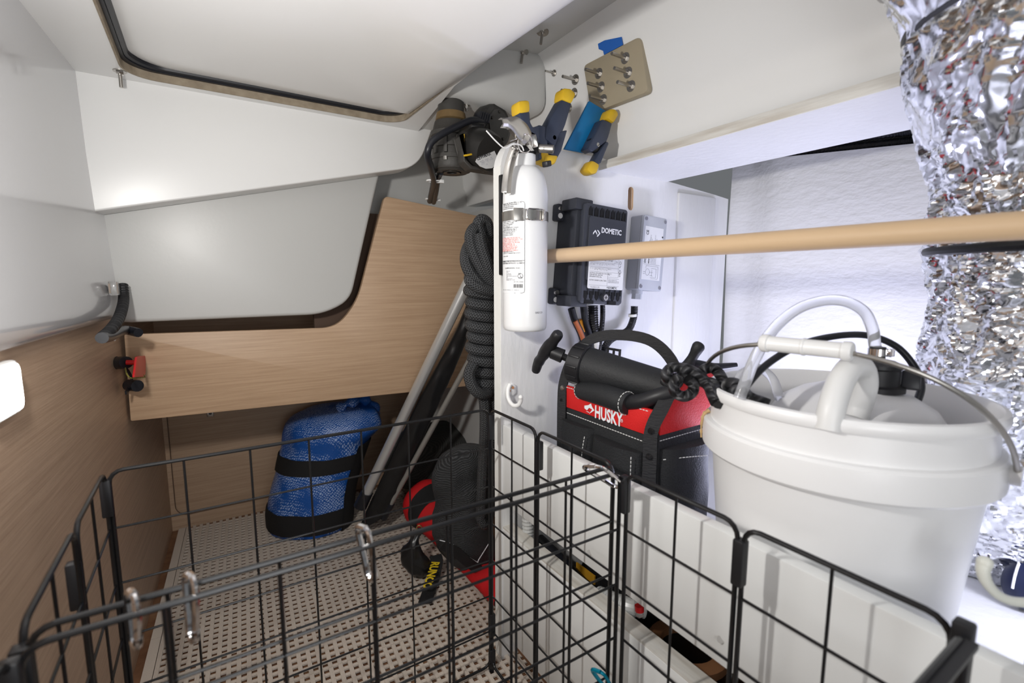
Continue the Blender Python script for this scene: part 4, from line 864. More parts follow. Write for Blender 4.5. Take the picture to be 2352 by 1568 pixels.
def band(i0, i1, off, name, ks=None, m='webbing', th=.0035):
    rr = RB[i0:i1 + 1]; mb = MB(); n = len(rr[0]); ks_ = list(ks) if ks else list(range(n)); cen = [sum(r, V()) / n for r in rr]
    def P_(i, k, o_): p = rr[i][k % n]; return p + (p - cen[i]).normalized() * o_
    W = len(ks_); nr = len(rr)
    for o_ in (off, off + th):
        for i in range(nr):
            for k in ks_: mb.v.append(P_(i, k, o_))
    N = W * nr; cl = ks is None; J = W if cl else W - 1
    for i in range(nr - 1):
        for k in range(J):
            a, b_, c, d = i * W + k, i * W + (k + 1) % W, (i + 1) * W + (k + 1) % W, (i + 1) * W + k
            mb.f += [(a, b_, c, d), (N + d, N + c, N + b_, N + a)]
    for k in range(J): mb.f += [(k, N + k, N + (k + 1) % W, (k + 1) % W), ((nr - 1) * W + k, (nr - 1) * W + (k + 1) % W, N + (nr - 1) * W + (k + 1) % W, N + (nr - 1) * W + k)]
    mb.build(name, M[m], bb, smooth=50)
band(5, 9, .001, 'strap'); band(15, 18, .001, 'strap'); band(3, 20, .003, 'side_panel', ks=range(-3, 5))
MB().tube(smooth_path([PY(780, 938, 1.58), PY(800, 926, 1.56), PY(830, 918, 1.58), (PY(852, 926, 1.60)), PY(868, 950, 1.62)], 6), [.014 + .006 * math.sin(i) for i in range(25)], 12).build('tied_neck', M['blue'], bb)
# net or awning folded round two poles
nt = empty('folded_net', PZ(830, 1195, -.80), 'folded black nylon net with two grey poles leaning in the corner', 'net')
M['alu'] = mat('silver_anodised', (.62, .63, .63), .32, .55); M['alu_dk'] = mat('grey_tube', (.30, .29, .27), .4, .3)
a0 = PY(1088, 622, 1.19); a1 = PY(842, 1132, 1.45); MB().cyl(a0, a1, .0155, 20).build('pole', M['alu'], nt)
a2 = a1 + (a1 - a0).normalized() * .052; MB().tube([a1 - (a1 - a0).normalized() * .004, a2], [.019, .021], 18).build('foot_cap', M['rubber'], nt)
b0 = PY(1093, 800, 1.21); b1 = PY(897, 1158, 1.42); MB().cyl(b0, b1, .0082, 14).build('pole', M['alu_dk'], nt)
b2 = b1 + (b1 - b0).normalized() * .055; MB().tube([b1 - (b1 - b0).normalized() * .004, b2], [.012, .0135], 14).build('foot_cap', M['rubber'], nt)
rings = []; NS = 40
Lp = smooth_path([PY(x, y, Y) for x, y, Y in ((1092, 655, 1.215), (1062, 760, 1.25), (1010, 868, 1.30), (955, 985, 1.35), (908, 1085, 1.40), (872, 1165, 1.44), (852, 1200, 1.455))], 8)
Wd = [v.x for v in smooth_path([V((q, 0, 0)) for q in (.006, .030, .045, .050, .050, .052, .042)], 8)]
for i, c in enumerate(Lp):
    r = Wd[i]; sd = (RT * .9 + V((0, 0, .42))).normalized(); nn_ = FW; ring = []
    for k in range(28):
        a = 2 * math.pi * k / 28; p = c + sd * r * math.cos(a) + nn_ * (.016 * math.sin(a)); w_ = .007 * nz3(p + V((0, 0, 9)), 22) + .004 * nz3(p, 50)
        ring.append(p - nn_ * w_ + sd * w_ * .4)
    rings.append(ring)
MB().loft(rings).build('fabric', M['nylon'], nt, smooth=70)
# red roll, mesh sacks, pouch and strap
rb = empty('red_roll', (.57, 1.25, .0), 'long red cloth roll with black bands lying by the bulkhead', 'bag')
path = smooth_path([V((.545, 1.49, .06)), V((.560, 1.43, .075)), V((.572, 1.36, .070)), V((.582, 1.22, .042)), V((.592, 1.06, .036)), V((.600, .92, .036)), V((.602, .87, .034))], 8)
rw_ = [v.x for v in smooth_path([V((q, 0, 0)) for q in (.03, .078, .080, .070, .070, .070, .05)], 8)]; rh_ = [v.x for v in smooth_path([V((q, 0, 0)) for q in (.025, .074, .062, .040, .034, .034, .028)], 8)]
rings = []
for i, c in enumerate(path):
    t = (path[min(i + 1, len(path) - 1)] - path[max(0, i - 1)]).normalized(); sd = t.cross(V((0, 0, 1))).normalized(); ring = []
    for k in range(28):
        a = 2 * math.pi * k / 28; p = c + sd * (rw_[i] * math.cos(a)) + V((0, 0, rh_[i] * math.sin(a))); p += (p - c).normalized() * .006 * nz3(p, 16); p.z = max(p.z, .0015); ring.append(p)
    rings.append(ring)
MB().loft(rings).build('cloth', M['red_cloth'], rb, smooth=75)
for i0, i1 in ((13, 18), (24, 27), (40, 48)):
    rr = [[p + (p - path[i]).normalized() * .002 for p in rings[i]] for i in range(i0, i1 + 1)]
    for r_ in rr:
        for p in r_: p.z = max(p.z, .0015)
    MB().loft(rr, caps=False).build('band', M['webbing'], rb, smooth=75)
ms = empty('mesh_sack', PY(1062, 1320, 1.05), 'black mesh sack with white stitching standing against the bulkhead', 'bag')
_, RS = sack(ms, 'body', M['mesh'], [(1094, 1306, 26), (1088, 1294, 52), (1078, 1262, 66), (1068, 1210, 74), (1060, 1150, 72), (1058, 1095, 70), (1066, 1050, 62), (1074, 1028, 40), (1078, 1020, 12)], 1.065, .50, amp=.014, freq=11, folds=.04)
st = MB().tube(smooth_path([PY(x, y - 12, 1.005) for x, y in ((1010, 1252), (1040, 1262), (1062, 1280), (1095, 1302), (1100, 1296), (1124, 1258))], 6), .0011, 5)
st.build('stitching', M['ppw'], ms)
M['trim'] = M['webbing']
MB().strap([PY(x, y - 12, 1.010) for x, y in ((1015, 1262), (1045, 1275), (1070, 1298), (1098, 1318))], -FW, .026, .003).build('hem', M['webbing'], ms)
mg = empty('mesh_sack', PY(990, 1120, 1.40), 'charcoal mesh sack slumped behind the leaning poles', 'bag')
sack(mg, 'body', M['mesh_grey'], [(985, 1112, 60, 1.60), (984, 1100, 96, 1.60), (988, 1060, 108, 1.62), (994, 1015, 104, 1.63), (1010, 985, 76, 1.64), (1016, 970, 26, 1.64)], 1.55, .6, amp=.010, freq=13, folds=.05)
po = empty('nylon_pouch', PZ(952, 1305, -.80), 'crumpled small black nylon pouch on the floor tiles', 'pouch')
sack(po, 'body', M['nylon'], [(968, 1318, 22), (962, 1305, 32), (952, 1285, 34), (945, 1262, 26), (950, 1245, 14), (962, 1222, 12), (968, 1212, 10)], 1.16, .6, amp=.008, freq=26, folds=.06, zlo=.003)
gr_ = PY(963, 1212, 1.15); MB().tube([gr_ + RT * .007 * math.cos(a) + V((0, 0, .007 * math.sin(a))) for a in [2 * math.pi * i / 16 for i in range(16)]], .0016, 6, closed=True).build('brass_ring', mat('brass', (.70, .52, .20), .3, 1.0), po)
sg = empty('printed_strap', PZ(980, 1380, -.795), 'black webbing strap printed with yellow capital letters', 'strap')
q0 = PZ(1003, 1292, -.760); q1 = PZ(996, 1325, -.785); q2 = PZ(976, 1385, -.793); q3 = PZ(965, 1384, -.796)
MB().strap(smooth_path([PZ(1000, 1275, -.748), q0, q1, q2], 6), [V((0, 0, 1))] * 19, .034, .0022).build('webbing', M['webbing'], sg)
td = (q2 - q1).normalized(); ty_ = td.cross(V((0, 0, 1))).normalized() * -1
tn_ = V((0, 0, 1)); ty_ = tn_.cross(td).normalized()
text_mb("RUNCO", .030, basis(q0 + V((0, 0, .0045)) - ty_ * .012 + td * .002, td, ty_), off=.0012, sx=.95).build('lettering', mat('yellow_print', (.78, .55, .02), .5), sg, smooth=0)
# ------------------------------------------------------------------ hank of black braided rope hanging by the bulkhead
M['rope'] = braid_mat('black_braid', (.007, .007, .008), (.055, .057, .061), 1350, 9, .7)
rp = empty('rope_hank', PY(1112, 1195, .93), 'hank of thick black braided rope hanging beside the bulkhead end', 'rope')
RR = .0122; ax0 = PY(1106, 655, .905); ax1 = PY(1112, 885, .905); pts = []
turns = 9
for i in range(turns * 20 + 1):
    t = i / (turns * 20); a = 2 * math.pi * turns * t; c = ax0.lerp(ax1, t); R_ = .027 + .002 * math.sin(3.7 * t * turns)
    pts.append(c + V((R_ * math.cos(a), .85 * R_ * math.sin(a), 0)))
MB().tube(pts, RR, 14).build('wraps', M['rope'], rp, smooth=70)
def rloop(nm, l): MB().tube(smooth_path([PY(x, y, Y) for x, y, Y in l], 10), RR, 14).build(nm, M['rope'], rp, smooth=70)
rloop('loop', [(1122, 650, .875), (1103, 612, .866), (1086, 575, .868), (1081, 540, .876), (1096, 522, .888), (1118, 535, .90), (1130, 590, .915)])
rloop('loop', [(1112, 662, .872), (1082, 630, .872), (1070, 600, .882), (1074, 570, .900), (1092, 548, .915), (1120, 540, .925), (1136, 580, .925)])
rloop('loop', [(1130, 615, .90), (1118, 575, .892), (1104, 540, .884), (1098, 518, .884), (1106, 505, .886), (1119, 514, .892), (1122, 545, .896), (1132, 600, .90)])
rloop('loop', [(1132, 655, .872), (1119, 610, .858), (1106, 570, .860), (1100, 540, .868)])
rloop('loop', [(1128, 668, .868), (1100, 660, .866), (1080, 645, .874), (1084, 628, .886), (1104, 620, .90)])
rloop('loop', [(1088, 835, .874), (1078, 858, .872), (1084, 885, .870), (1100, 902, .872), (1118, 902, .882), (1132, 885, .90)])
rloop('tail', [(1100, 880, .90), (1112, 920, .89), (1114, 980, .90), (1110, 1060, .93), (1106, 1140, .95), (1104, 1190, .96)])
rloop('tail', [(1118, 885, .90), (1128, 930, .90), (1130, 1010, .92), (1127, 1100, .95), (1124, 1185, .97), (1112, 1205, .96), (1104, 1190, .96)])
# ------------------------------------------------------------------ tool bag on the shelf
M['canvas'] = mat('black_canvas', (.014, .015, .017), .75, bump=(350, .6)); M['red_canvas'] = mat('red_canvas', (.66, .012, .012), .7, bump=(350, .35)); M['thread'] = mat('white_thread', (.75, .75, .73), .7)
M['foam'] = mat('black_foam', (.016, .017, .019), .6, bump=(300, .3)); M['web2'] = mat('ribbed_webbing', (.018, .018, .020), .65, bump=(500, 1.0, (.2, .2, 1)))
XF = .575; YL = .715; YR = .490; XK = .715; Z0 = H - .4335; ZR0 = H - .243; ZR1 = H - .200
tb = empty('tool_bag', ((XF + XK) / 2, (YL + YR) / 2, Z0), 'open black and red tool bag beside the white bucket', 'tool bag')
# walls as an open box with thickness
def wallbox(x0, y0, x1, y1, z0, z1, m, name, bv=.003): return MB().box2((x0, y0, z0), (x1, y1, z1)).build(name, M[m], tb, bevel=bv)
wallbox(XF, YR, XF + .008, YL, Z0, ZR0, 'canvas', 'front_panel'); wallbox(XK - .008, YR, XK, YL, Z0, ZR0 + .02, 'canvas', 'back_panel')
wallbox(XF + .008, YR, XK - .008, YR + .008, Z0, ZR0 + .006, 'canvas', 'side_panel'); wallbox(XF + .008, YL - .008, XK - .008, YL, Z0, ZR0 + .02, 'canvas', 'side_panel')
wallbox(XF + .008, YR + .008, XK - .008, YL - .008, Z0, Z0 + .008, 'canvas', 'base')
wallbox(XF - .0015, YR + .004, XF + .006, YL - .004, ZR0, ZR1, 'red_canvas', 'red_band', .002)
e_ = MB().prism([V((XF + .010, YR - .001, ZR0 + .002)), V((XK, YR - .001, ZR0 + .004)), V((XK, YR - .001, ZR1 + .055)), V((XF + .075, YR - .001, ZR1 + .045)), V((XF + .030, YR - .001, ZR1 + .005)), V((XF + .010, YR - .001, ZR1 - .010))], (0, .008, 0)).build('red_side', M['red_canvas'], tb, bevel=.0015)
# stitching
def stitch(p0, p1, nrm=V((-1, 0, 0)), ln=.0042, gap=.0022, curve=None):
    mb = MB(); pts = [V(p) for p in (curve or [p0, p1])]
    if curve: pts = smooth_path(pts, 12)
    seg = [0]
    for i in range(1, len(pts)): seg.append(seg[-1] + (pts[i] - pts[i - 1]).length)
    def at_(s_):
        for i in range(1, len(pts)):
            if s_ <= seg[i]: t = (s_ - seg[i - 1]) / max(1e-9, seg[i] - seg[i - 1]); return pts[i - 1].lerp(pts[i], t)
        return pts[-1]
    s_ = 0
    while s_ + ln < seg[-1]: mb.tube([at_(s_), at_(s_ + ln)], .00075, 5); s_ += ln + gap
    return mb.build('stitching', M['thread'], tb, smooth=0)
stitch((XF - .002, YL - .008, ZR1 - .003), (XF - .002, YR + .012, ZR1 - .003)); stitch((XF - .001, YL - .004, ZR0 - .010), (XF - .001, YR + .006, ZR0 - .012))
stitch((XF + .010, YR - .0015, ZR0 - .006), (XK, YR - .0015, ZR0 - .004))
# bulging pockets
def pocket(y0, y1, z0, z1, bul, name='pocket'):
    rings = []; NZ = 10; NY = 14
    for j in range(NZ + 1):
        z = z0 + (z1 - z0) * j / NZ; ring = []
        for i in range(NY + 1):
            t = i / NY; y = y0 + (y1 - y0) * t; b = bul * (math.sin(math.pi * t) ** .45) * (.72 + .28 * math.sin(math.pi * (.15 + .7 * j / NZ))); p = V((XF - .0005 - b, y, z)); p.x -= .004 * nz3(p, 30); ring.append(p)
        ring += [V((XF + .001, y1, z)), V((XF + .001, y0, z))]; rings.append(ring)
    MB().loft(rings).build(name, M['canvas'], tb, smooth=60)
pocket(YL + .002, .628, Z0 + .03, ZR0 - .022, .020); pocket(.626, YR + .02, Z0 + .01, ZR0 - .030, .026)
stitch(0, 0, curve=[(XF - .003, YL, ZR0 - .024), (XF - .006, YL + .004, ZR0 - .06), (XF - .008, YL + .003, Z0 + .07), (XF - .018, .69, Z0 + .048), (XF - .022, .640, Z0 + .044)])
stitch(0, 0, curve=[(XF - .020, .632, ZR0 - .034), (XF - .024, .634, ZR0 - .07), (XF - .026, .632, Z0 + .06)]); stitch(0, 0, curve=[(XF - .024, YR + .026, ZR0 - .034), (XF - .026, YR + .024, Z0 + .08)])
rings = []
for j in range(9):
    z = Z0 + .01 + (ZR0 - .03 - Z0) * j / 8; rings.append([V((XF + .012 + (XK - XF - .02) * i / 12, YR - .001 - .022 * math.sin(math.pi * i / 12) ** .5 - .005 * nz3((i * .3, j * .4, 1), 1.0), z)) for i in range(13)] + [V((XK - .008, YR + .001, z)), V((XF + .012, YR + .001, z))])
MB().loft(rings).build('pocket', M['canvas'], tb, smooth=60)
stitch(0, 0, curve=[(XF + .014, YR - .006, ZR0 - .036), (XF + .05, YR - .022, ZR0 - .034), (XF + .10, YR - .026, ZR0 - .040)])
# corner straps with rivets, the strap arching behind, the padded bar handle
MB().strap(smooth_path([V((XF - .002, YR + .008, Z0 + .02)), V((XF - .003, YR + .006, ZR0 - .04)), V((XF - .004, YR + .004, ZR0 + .012)), V((XF + .012, YR - .003, ZR1 + .008)), V((XF + .034, YR - .006, ZR1 + .048)), V((XF + .044, YR + .004, ZR1 + .064))], 6), [V((-.8, -.6, 0))] * 31, .021, .004).build('corner_strap', M['web2'], tb)
MB().strap(smooth_path([V((XF - .003, YL + .001, Z0 + .05)), V((XF - .004, YL + .001, ZR0)), V((XF + .002, YL + .003, ZR1 + .008)), V((XF + .024, YL + .002, ZR1 + .052)), V((XF + .052, YL - .02, ZR1 + .088)), V((XF + .085, YL - .065, ZR1 + .098)), V((XF + .110, YL - .115, ZR1 + .090)), V((XF + .125, YL - .150, ZR1 + .058)), V((XF + .130, YL - .170, ZR1 + .010))], 6), [V((-1, -.25, .3))] * 49, .020, .004).build('shoulder_strap', M['web2'], tb)
bk2 = PX(1410, 815, XF + .078)
for k in range(3): MB().tube([bk2 + V((0, .016 - .016 * k, .013)), bk2 + V((-.002, .016 - .016 * k, -.013))], .0024, 8).build('buckle', M['black'], tb)
MB().tube([bk2 + V((-.002, .017, .011)), bk2 + V((-.002, -.017, .011))], .0024, 8).tube([bk2 + V((-.002, .017, -.013)), bk2 + V((-.002, -.017, -.013))], .0024, 8).build('buckle', M['black'], tb)
for p in (V((XF - .005, YL + .001, ZR1 - .006)), V((XF - .005, YL + .001, ZR1 - .030)), V((XF - .008, YR + .002, ZR0 + .012)), V((XF - .008, YR + .004, ZR0 - .030))): MB().lathe([(.0001, .003), (.004, .0025), (.0055, 0)], 14, basis(p, *frame_axis(V((-1, -.3, 0))))).build('rivet', M['steel_dull'] if p.z > ZR0 + .02 else M['black_gloss'], tb)
gb0 = PX(1336, 893, XF + .004); gb1 = PX(1446, 928, XF + .000); gb2 = PX(1548, 898, XF + .030)
MB().tube(smooth_path([gb0, PX(1390, 908, XF - .002), gb1], 6), [.018, .0195, .0195, .0195, .0195, .0195, .0195, .0195, .0195, .0195, .019, .0185, .018], 20).build('grip_wrap', M['foam'], tb)
MB().tube(smooth_path([PX(1430, 924, XF + .002), PX(1470, 922, XF + .004), PX(1510, 910, XF + .014), gb2], 6), .0125, 18).build('bar_handle', M['black'], tb)
gd = (gb1 - gb0).normalized(); gx, gy = frame_axis(gd)
stitch(0, 0, curve=[gb1 - gd * .006 + (gx * math.cos(a) + gy * math.sin(a)) * .0198 for a in [2 * math.pi * i / 12 for i in range(13)]])
stitch(0, 0, curve=[gb0 + gd * .002 + (gx * math.cos(a) + gy * math.sin(a)) * .0188 for a in [2 * math.pi * i / 12 for i in range(13)]])
# lettering and dog's head on the red band
ym = lambda px, py: PX(px, py, XF - .0022)
tA = ym(1366, 957); tB = ym(1430, 972); lx = (tB - tA).normalized()
LMx = basis(tA + V((-.0006, 0, 0)) + V((0, 0, -.0005)), V((0, -1, 0)), V((0, 0, 1)))
text_mb("HUSKY", .0315, LMx, off=.0010, sx=.68).build('lettering', M['ppw'], tb, smooth=0)
text_mb("R", .0045, basis(ym(1427, 967) + V((-.0006, 0, 0)), V((0, -1, 0)), V((0, 0, 1)))).build('lettering', M['ppw'], tb, smooth=0)
tr_ = ym(1428.5, 966); MB().tube([tr_ + V((-.0006, .0026 * math.cos(a), .0026 * math.sin(a))) for a in [2 * math.pi * i / 14 for i in range(14)]], .0003, 4, closed=True).build('registered_mark', M['ppw'], tb, smooth=0)
dg2 = MB()
for pl in ([(1343, 931), (1352, 930), (1358, 926), (1361, 935), (1366, 942), (1354, 950), (1361, 940), (1354, 936), (1349, 942), (1343, 937)], [(1346, 944), (1352, 945), (1356, 949), (1350, 944)]):
    dg2.prism([ym(x, y) + V((-.0006, 0, 0)) for x, y in pl], (-.0002, 0, 0))
dg2.build('dog_head_emblem', M['ppw'], tb, smooth=0)
MB().box2((XF + .03, YR + .03, Z0 + .012), (XK - .03, YL - .03, ZR0 - .01)).build('lining', mat('grey_lining', (.10, .10, .11), .8), tb, bevel=.01)
# ------------------------------------------------------------------ black hand pump lying across the bag
pmp = empty('hand_pump', PX(1450, 905, .63), 'black hand pump with a T-handle lying across the tool bag', 'pump')
c0 = PX(1343, 838, .585); c1_ = PX(1570, 905, .655); cdv = (c1_ - c0).normalized()
MB().tube([c0, c0 + cdv * .01, c1_], [.0335, .0350, .0290], 32).build('barrel', M['foam'], pmp, smooth=50)
MB().tube([c0 - cdv * .026, c0 - cdv * .022, c0 + cdv * .004, c0 + cdv * .006], [.030, .0375, .0385, .036], 24).build('cap_nut', M['black'], pmp, smooth=30)
for k in range(12):
    a = 2 * math.pi * k / 12; gx, gy = frame_axis(cdv); q = (gx * math.cos(a) + gy * math.sin(a)); MB().box(c0 - cdv * .009 + q * .0385, (.004, .004, .022), basis((0, 0, 0), q, cdv.cross(q)).to_3x3()).build('cap_rib', M['black'], pmp, bevel=.001)
h0 = PX(1268, 808, .545); MB().cyl(c0 - cdv * .02, h0 + (c0 - h0) * .25, .0068, 12).build('rod', M['black'], pmp)
hv = (c0 - h0).normalized(); MB().tube([h0 + hv * .0, h0 + hv * .022], [.013, .0135], 16).build('handle_socket', M['black'], pmp)
MB().tube(smooth_path([PX(x, y, .538) for x, y in ((1284, 764), (1270, 784), (1258, 800), (1246, 818), (1236, 834), (1230, 854))], 5), [.0075, .010, .0105, .0105, .010, .0105, .0115, .012, .0125, .0125, .0125, .0125, .0125, .012, .0115, .0108, .010, .0102, .0106, .0108, .010, .0098, .0095, .009, .0085, .007], 14).build('t_handle', M['black'], pmp)
for k in range(3): MB().cyl(c0 - cdv * .026 + V((0, 0, -.006 + k * .006)), h0 + hv * .05 + V((0, 0, -.006 + k * .006)), .003, 8).build('rod_web', M['black'], pmp)
o = MB().tube(smooth_path([PD(1578, 842, .80), PD(1590, 822, .79), PD(1603, 798, .78), PD(1608, 790, .78)], 5), [.011, .0105, .0095, .009, .0085, .008, .008, .0082, .009, .0095, .010, .010, .0098, .009, .008, .006], 12).build('putty_knife', M['foam']); tag(o, 'slim black tool sticking up out of the tool bag', 'tool')
o = MB().tube(smooth_path([PD(1562, 856, .80), PD(1580, 838, .80), PD(1600, 836, .80), PD(1640, 842, .80), PD(1692, 838, .80)], 5), [.004 + .0035 * math.sin(i / 20 * math.pi) for i in range(21)], 10).build('pliers', M['rubber']); tag(o, 'dark pliers lying flat on top of the tool bag', 'pliers')
o = MB().lathe([(.0001, .004), (.010, .003), (.012, 0), (.0001, 0)], 18, Matrix.Translation(PY(1427, 834, .797)) @ Matrix.Rotation(math.pi / 2, 4, 'X')).build('fixing_cap', mat('cream_plastic', (.55, .45, .30), .5)); tag(o, 'small cream screw cap on the bulkhead below the strap', 'screw cap')
# ------------------------------------------------------------------ white bucket and what is inside
BX, BY = .645, .270; BT = Matrix.Translation((BX, BY, H)); M['bucket'] = mat('white_bucket_plastic', (.87, .87, .87), .30, sss=.15)
bk = empty('bucket', (BX, BY, H - .4335), 'large white plastic bucket with a wire handle', 'bucket')
bpf = [(.0001, -.4335), (.112, -.4335), (.120, -.431), (.1385, -.225), (.1400, -.213), (.1495, -.212), (.1520, -.209), (.1525, -.192), (.1515, -.180), (.1490, -.177), (.1435, -.176), (.1430, -.160), (.1430, -.147), (.1470, -.146), (.1490, -.142), (.1490, -.137), (.1470, -.133), (.1430, -.132), (.1410, -.136), (.1400, -.16), (.1355, -.22), (.118, -.4255), (.0001, -.4265)]
MB().lathe(bpf, 96, BT).build('body', M['bucket'], bk, smooth=35)
the = math.radians(-84); ee = V((math.cos(the), math.sin(the), 0)); pe_ = V((-ee.y, ee.x, 0)); aa = math.radians(134); upv = pe_ * math.cos(aa) + V((0, 0, math.sin(aa)))
Cb = V((BX, BY, H - .19)); bp_ = []
for i in range(41):
    a = math.pi * i / 40; s_ = math.sin(a); bp_.append(Cb + ee * (.1565 * math.copysign(abs(math.cos(a)) ** .8, math.cos(a))) + upv * (.168 * s_ ** .85))
MB().tube(bp_, .0026, 10).build('wire_handle', M['steel_dull'], bk, label='grey wire bail')
gp = bp_[15:24]; ga, gb_ = PD(1737, 802, .475), PD(1952, 828, .425)
gc = Cb + upv * .168; gdv = ee
MB().tube([gc - gdv * .044, gc - gdv * .042, gc - gdv * .036, gc - gdv * .035, gc - gdv * .002, gc - gdv * .001, gc + gdv * .001, gc + gdv * .002, gc + gdv * .035, gc + gdv * .036, gc + gdv * .042, gc + gdv * .044], [.0085, .010, .010, .0085, .0085, .0095, .0095, .0085, .0085, .010, .010, .0085], 20).build('grip', M['white_plastic'], bk)
for sg_ in (1, -1): MB().cyl(Cb + ee * (.150 * sg_), Cb + ee * (.160 * sg_), .010, 16).build('ear', M['bucket'], bk)
# dried drip on the skirt's edge
def scr(p): r = p - O; return r.dot(RT) / r.dot(FW)
al = min([2 * math.pi * i / 360 for i in range(360)], key=lambda a: scr(V((BX + .1525 * math.cos(a), BY + .1525 * math.sin(a), H - .2))))
dr = [V((BX + (r_ + .001) * math.cos(al + o_), BY + (r_ + .001) * math.sin(al + o_), H + z)) for r_, o_, z in ((.1445, .03, -.172), (.1505, .05, -.177), (.1525, .06, -.186), (.1530, .05, -.198), (.1525, .06, -.209))]
MB().tube(smooth_path(dr, 4), [.0035, .003, .002, .003, .002, .0018, .0025, .002, .0015, .002, .0015, .001, .001, .002, .001, .001, .001], 6).build('glue_residue', mat('amber_glue', (.62, .42, .20), .5), bk)
jg = empty('oil_extractor', (.665, .270, H - .425), 'white jug with a black cap and hoses standing in the bucket', 'jug')
JT = Matrix.Translation((.668, .262, H))
MB().lathe([(.0001, -.425), (.085, -.425), (.095, -.415), (.098, -.20), (.094, -.172), (.080, -.150), (.058, -.136), (.035, -.128), (.0001, -.126)], 48, JT).build('tank', mat('milky_plastic', (.78, .78, .79), .35), jg, smooth=60)
cp = PZ(2010, 872, -.118); CT = Matrix.Translation(cp)
MB().lathe([(.030, -.012), (.030, -.006), (.024, -.004), (.024, .014), (.026, .016), (.026, .020), (.018, .024), (.008, .026), (.008, .040), (.0001, .040)], 28, CT).build('cap', M['black'], jg, smooth=30)
MB().box(cp + V((.020, -.028, .002)), (.010, .018, .022), Euler((0, .3, .4)).to_matrix()).build('valve_tab', M['rubber'], jg, bevel=.002)
cl_ = cp + V((0, 0, .034)); MB().lathe([(.0085, -.004), (.0105, -.004), (.0105, .004), (.0085, .004)], 20, Matrix.Translation(cl_), closed=True).build('hose_clamp', M['chrome'], jg); MB().box(cl_ + V((.002, -.012, 0)), (.010, .006, .009)).build('clamp_screw', M['chrome'], jg, bevel=.001)
dcp = (cp - O).dot(FW) / (ray(2010, 872).dot(FW)); D0 = dcp
M['hose_clear'] = mat('clear_vinyl', (.90, .91, .95), .12, trans=.75, ior=1.22)
MB().tube(smooth_path([cl_ + V((0, 0, -.004)), PD(2009, 790, D0), PD(2004, 755, D0), PD(1985, 716, D0), PD(1945, 693, D0 * .99), PD(1895, 690, D0 * .985), PD(1835, 708, D0 * .97), PD(1780, 752, D0 * .96), PD(1738, 815, D0 * .95), PD(1714, 872, D0 * .94), PD(1698, 915, D0 * .94)], 8), .0064, 14).build('clear_hose', M['hose_clear'], jg, label='clear vinyl hose')
MB().tube(smooth_path([PD(1700, 905, D0 * .95), PD(1755, 842, D0 * .97), PD(1830, 795, D0), PD(1910, 773, D0 * 1.02), PD(1990, 770, D0 * 1.04), PD(2058, 795, D0 * 1.04), PD(2102, 845, D0 * 1.03), PD(2116, 888, D0 * 1.01), PD(2102, 932, D0 * .99)], 8), .0042, 12).build('black_hose', M['rubber'], jg)
MB().tube(smooth_path([PD(1902, 985, .475), PD(1912, 930, .475), PD(1934, 870, .485), PD(1958, 842, .495), PD(1980, 848, .51), PD(1986, 885, .52), PD(1975, 930, .53), PD(1965, 960, .53)], 6), .0122, 16).build('handle', mat('milky_handle', (.80, .80, .79), .4), jg)
MB().tube(smooth_path([PD(1690, 905, .60), PD(1700, 862, .62), PD(1740, 845, .64), PD(1775, 870, .64), PD(1790, 915, .62)], 6), .0058, 12).build('clear_hose', M['hose_clear'], jg)
# twisted black line tied over the bucket's rim
M['twist'] = braid_mat('black_twisted_line', (.007, .007, .008), (.05, .05, .055), 420, 1.5, 1.0, .45, twist=True, dist=.003)
kn = empty('twisted_rope', PD(1600, 880, .64), 'twisted black rope knotted over the edge of the bucket', 'rope')
def kt(l, r=.0072, nm='strand'): MB().tube(smooth_path([PD(x, y, d) for x, y, d in l], 9), r, 12).build(nm, M['twist'], kn, smooth=70)
kt([(1528, 880, .66), (1535, 858, .65), (1555, 848, .64), (1580, 858, .632), (1600, 872, .63), (1618, 878, .625), (1635, 880, .615), (1648, 900, .60), (1652, 930, .585)])
kt([(1545, 878, .63), (1530, 862, .63), (1540, 846, .635), (1565, 845, .63), (1590, 852, .625), (1610, 866, .62), (1622, 880, .615), (1636, 898, .60), (1645, 925, .585)])
kt([(1560, 865, .62), (1548, 882, .622), (1552, 902, .625), (1572, 910, .625), (1590, 900, .622), (1592, 882, .62), (1578, 870, .618)])
kt([(1605, 862, .632), (1618, 848, .635), (1636, 845, .635), (1652, 858, .63), (1662, 880, .62), (1660, 905, .605)])
kt([(1668, 895, .60), (1672, 882, .595), (1686, 880, .59), (1700, 888, .585), (1708, 905, .58), (1706, 925, .575), (1690, 935, .575), (1674, 925, .585), (1668, 905, .595)])
kt([(1680, 908, .585), (1690, 896, .58), (1706, 900, .575), (1725, 915, .565), (1745, 922, .56), (1765, 930, .555)])
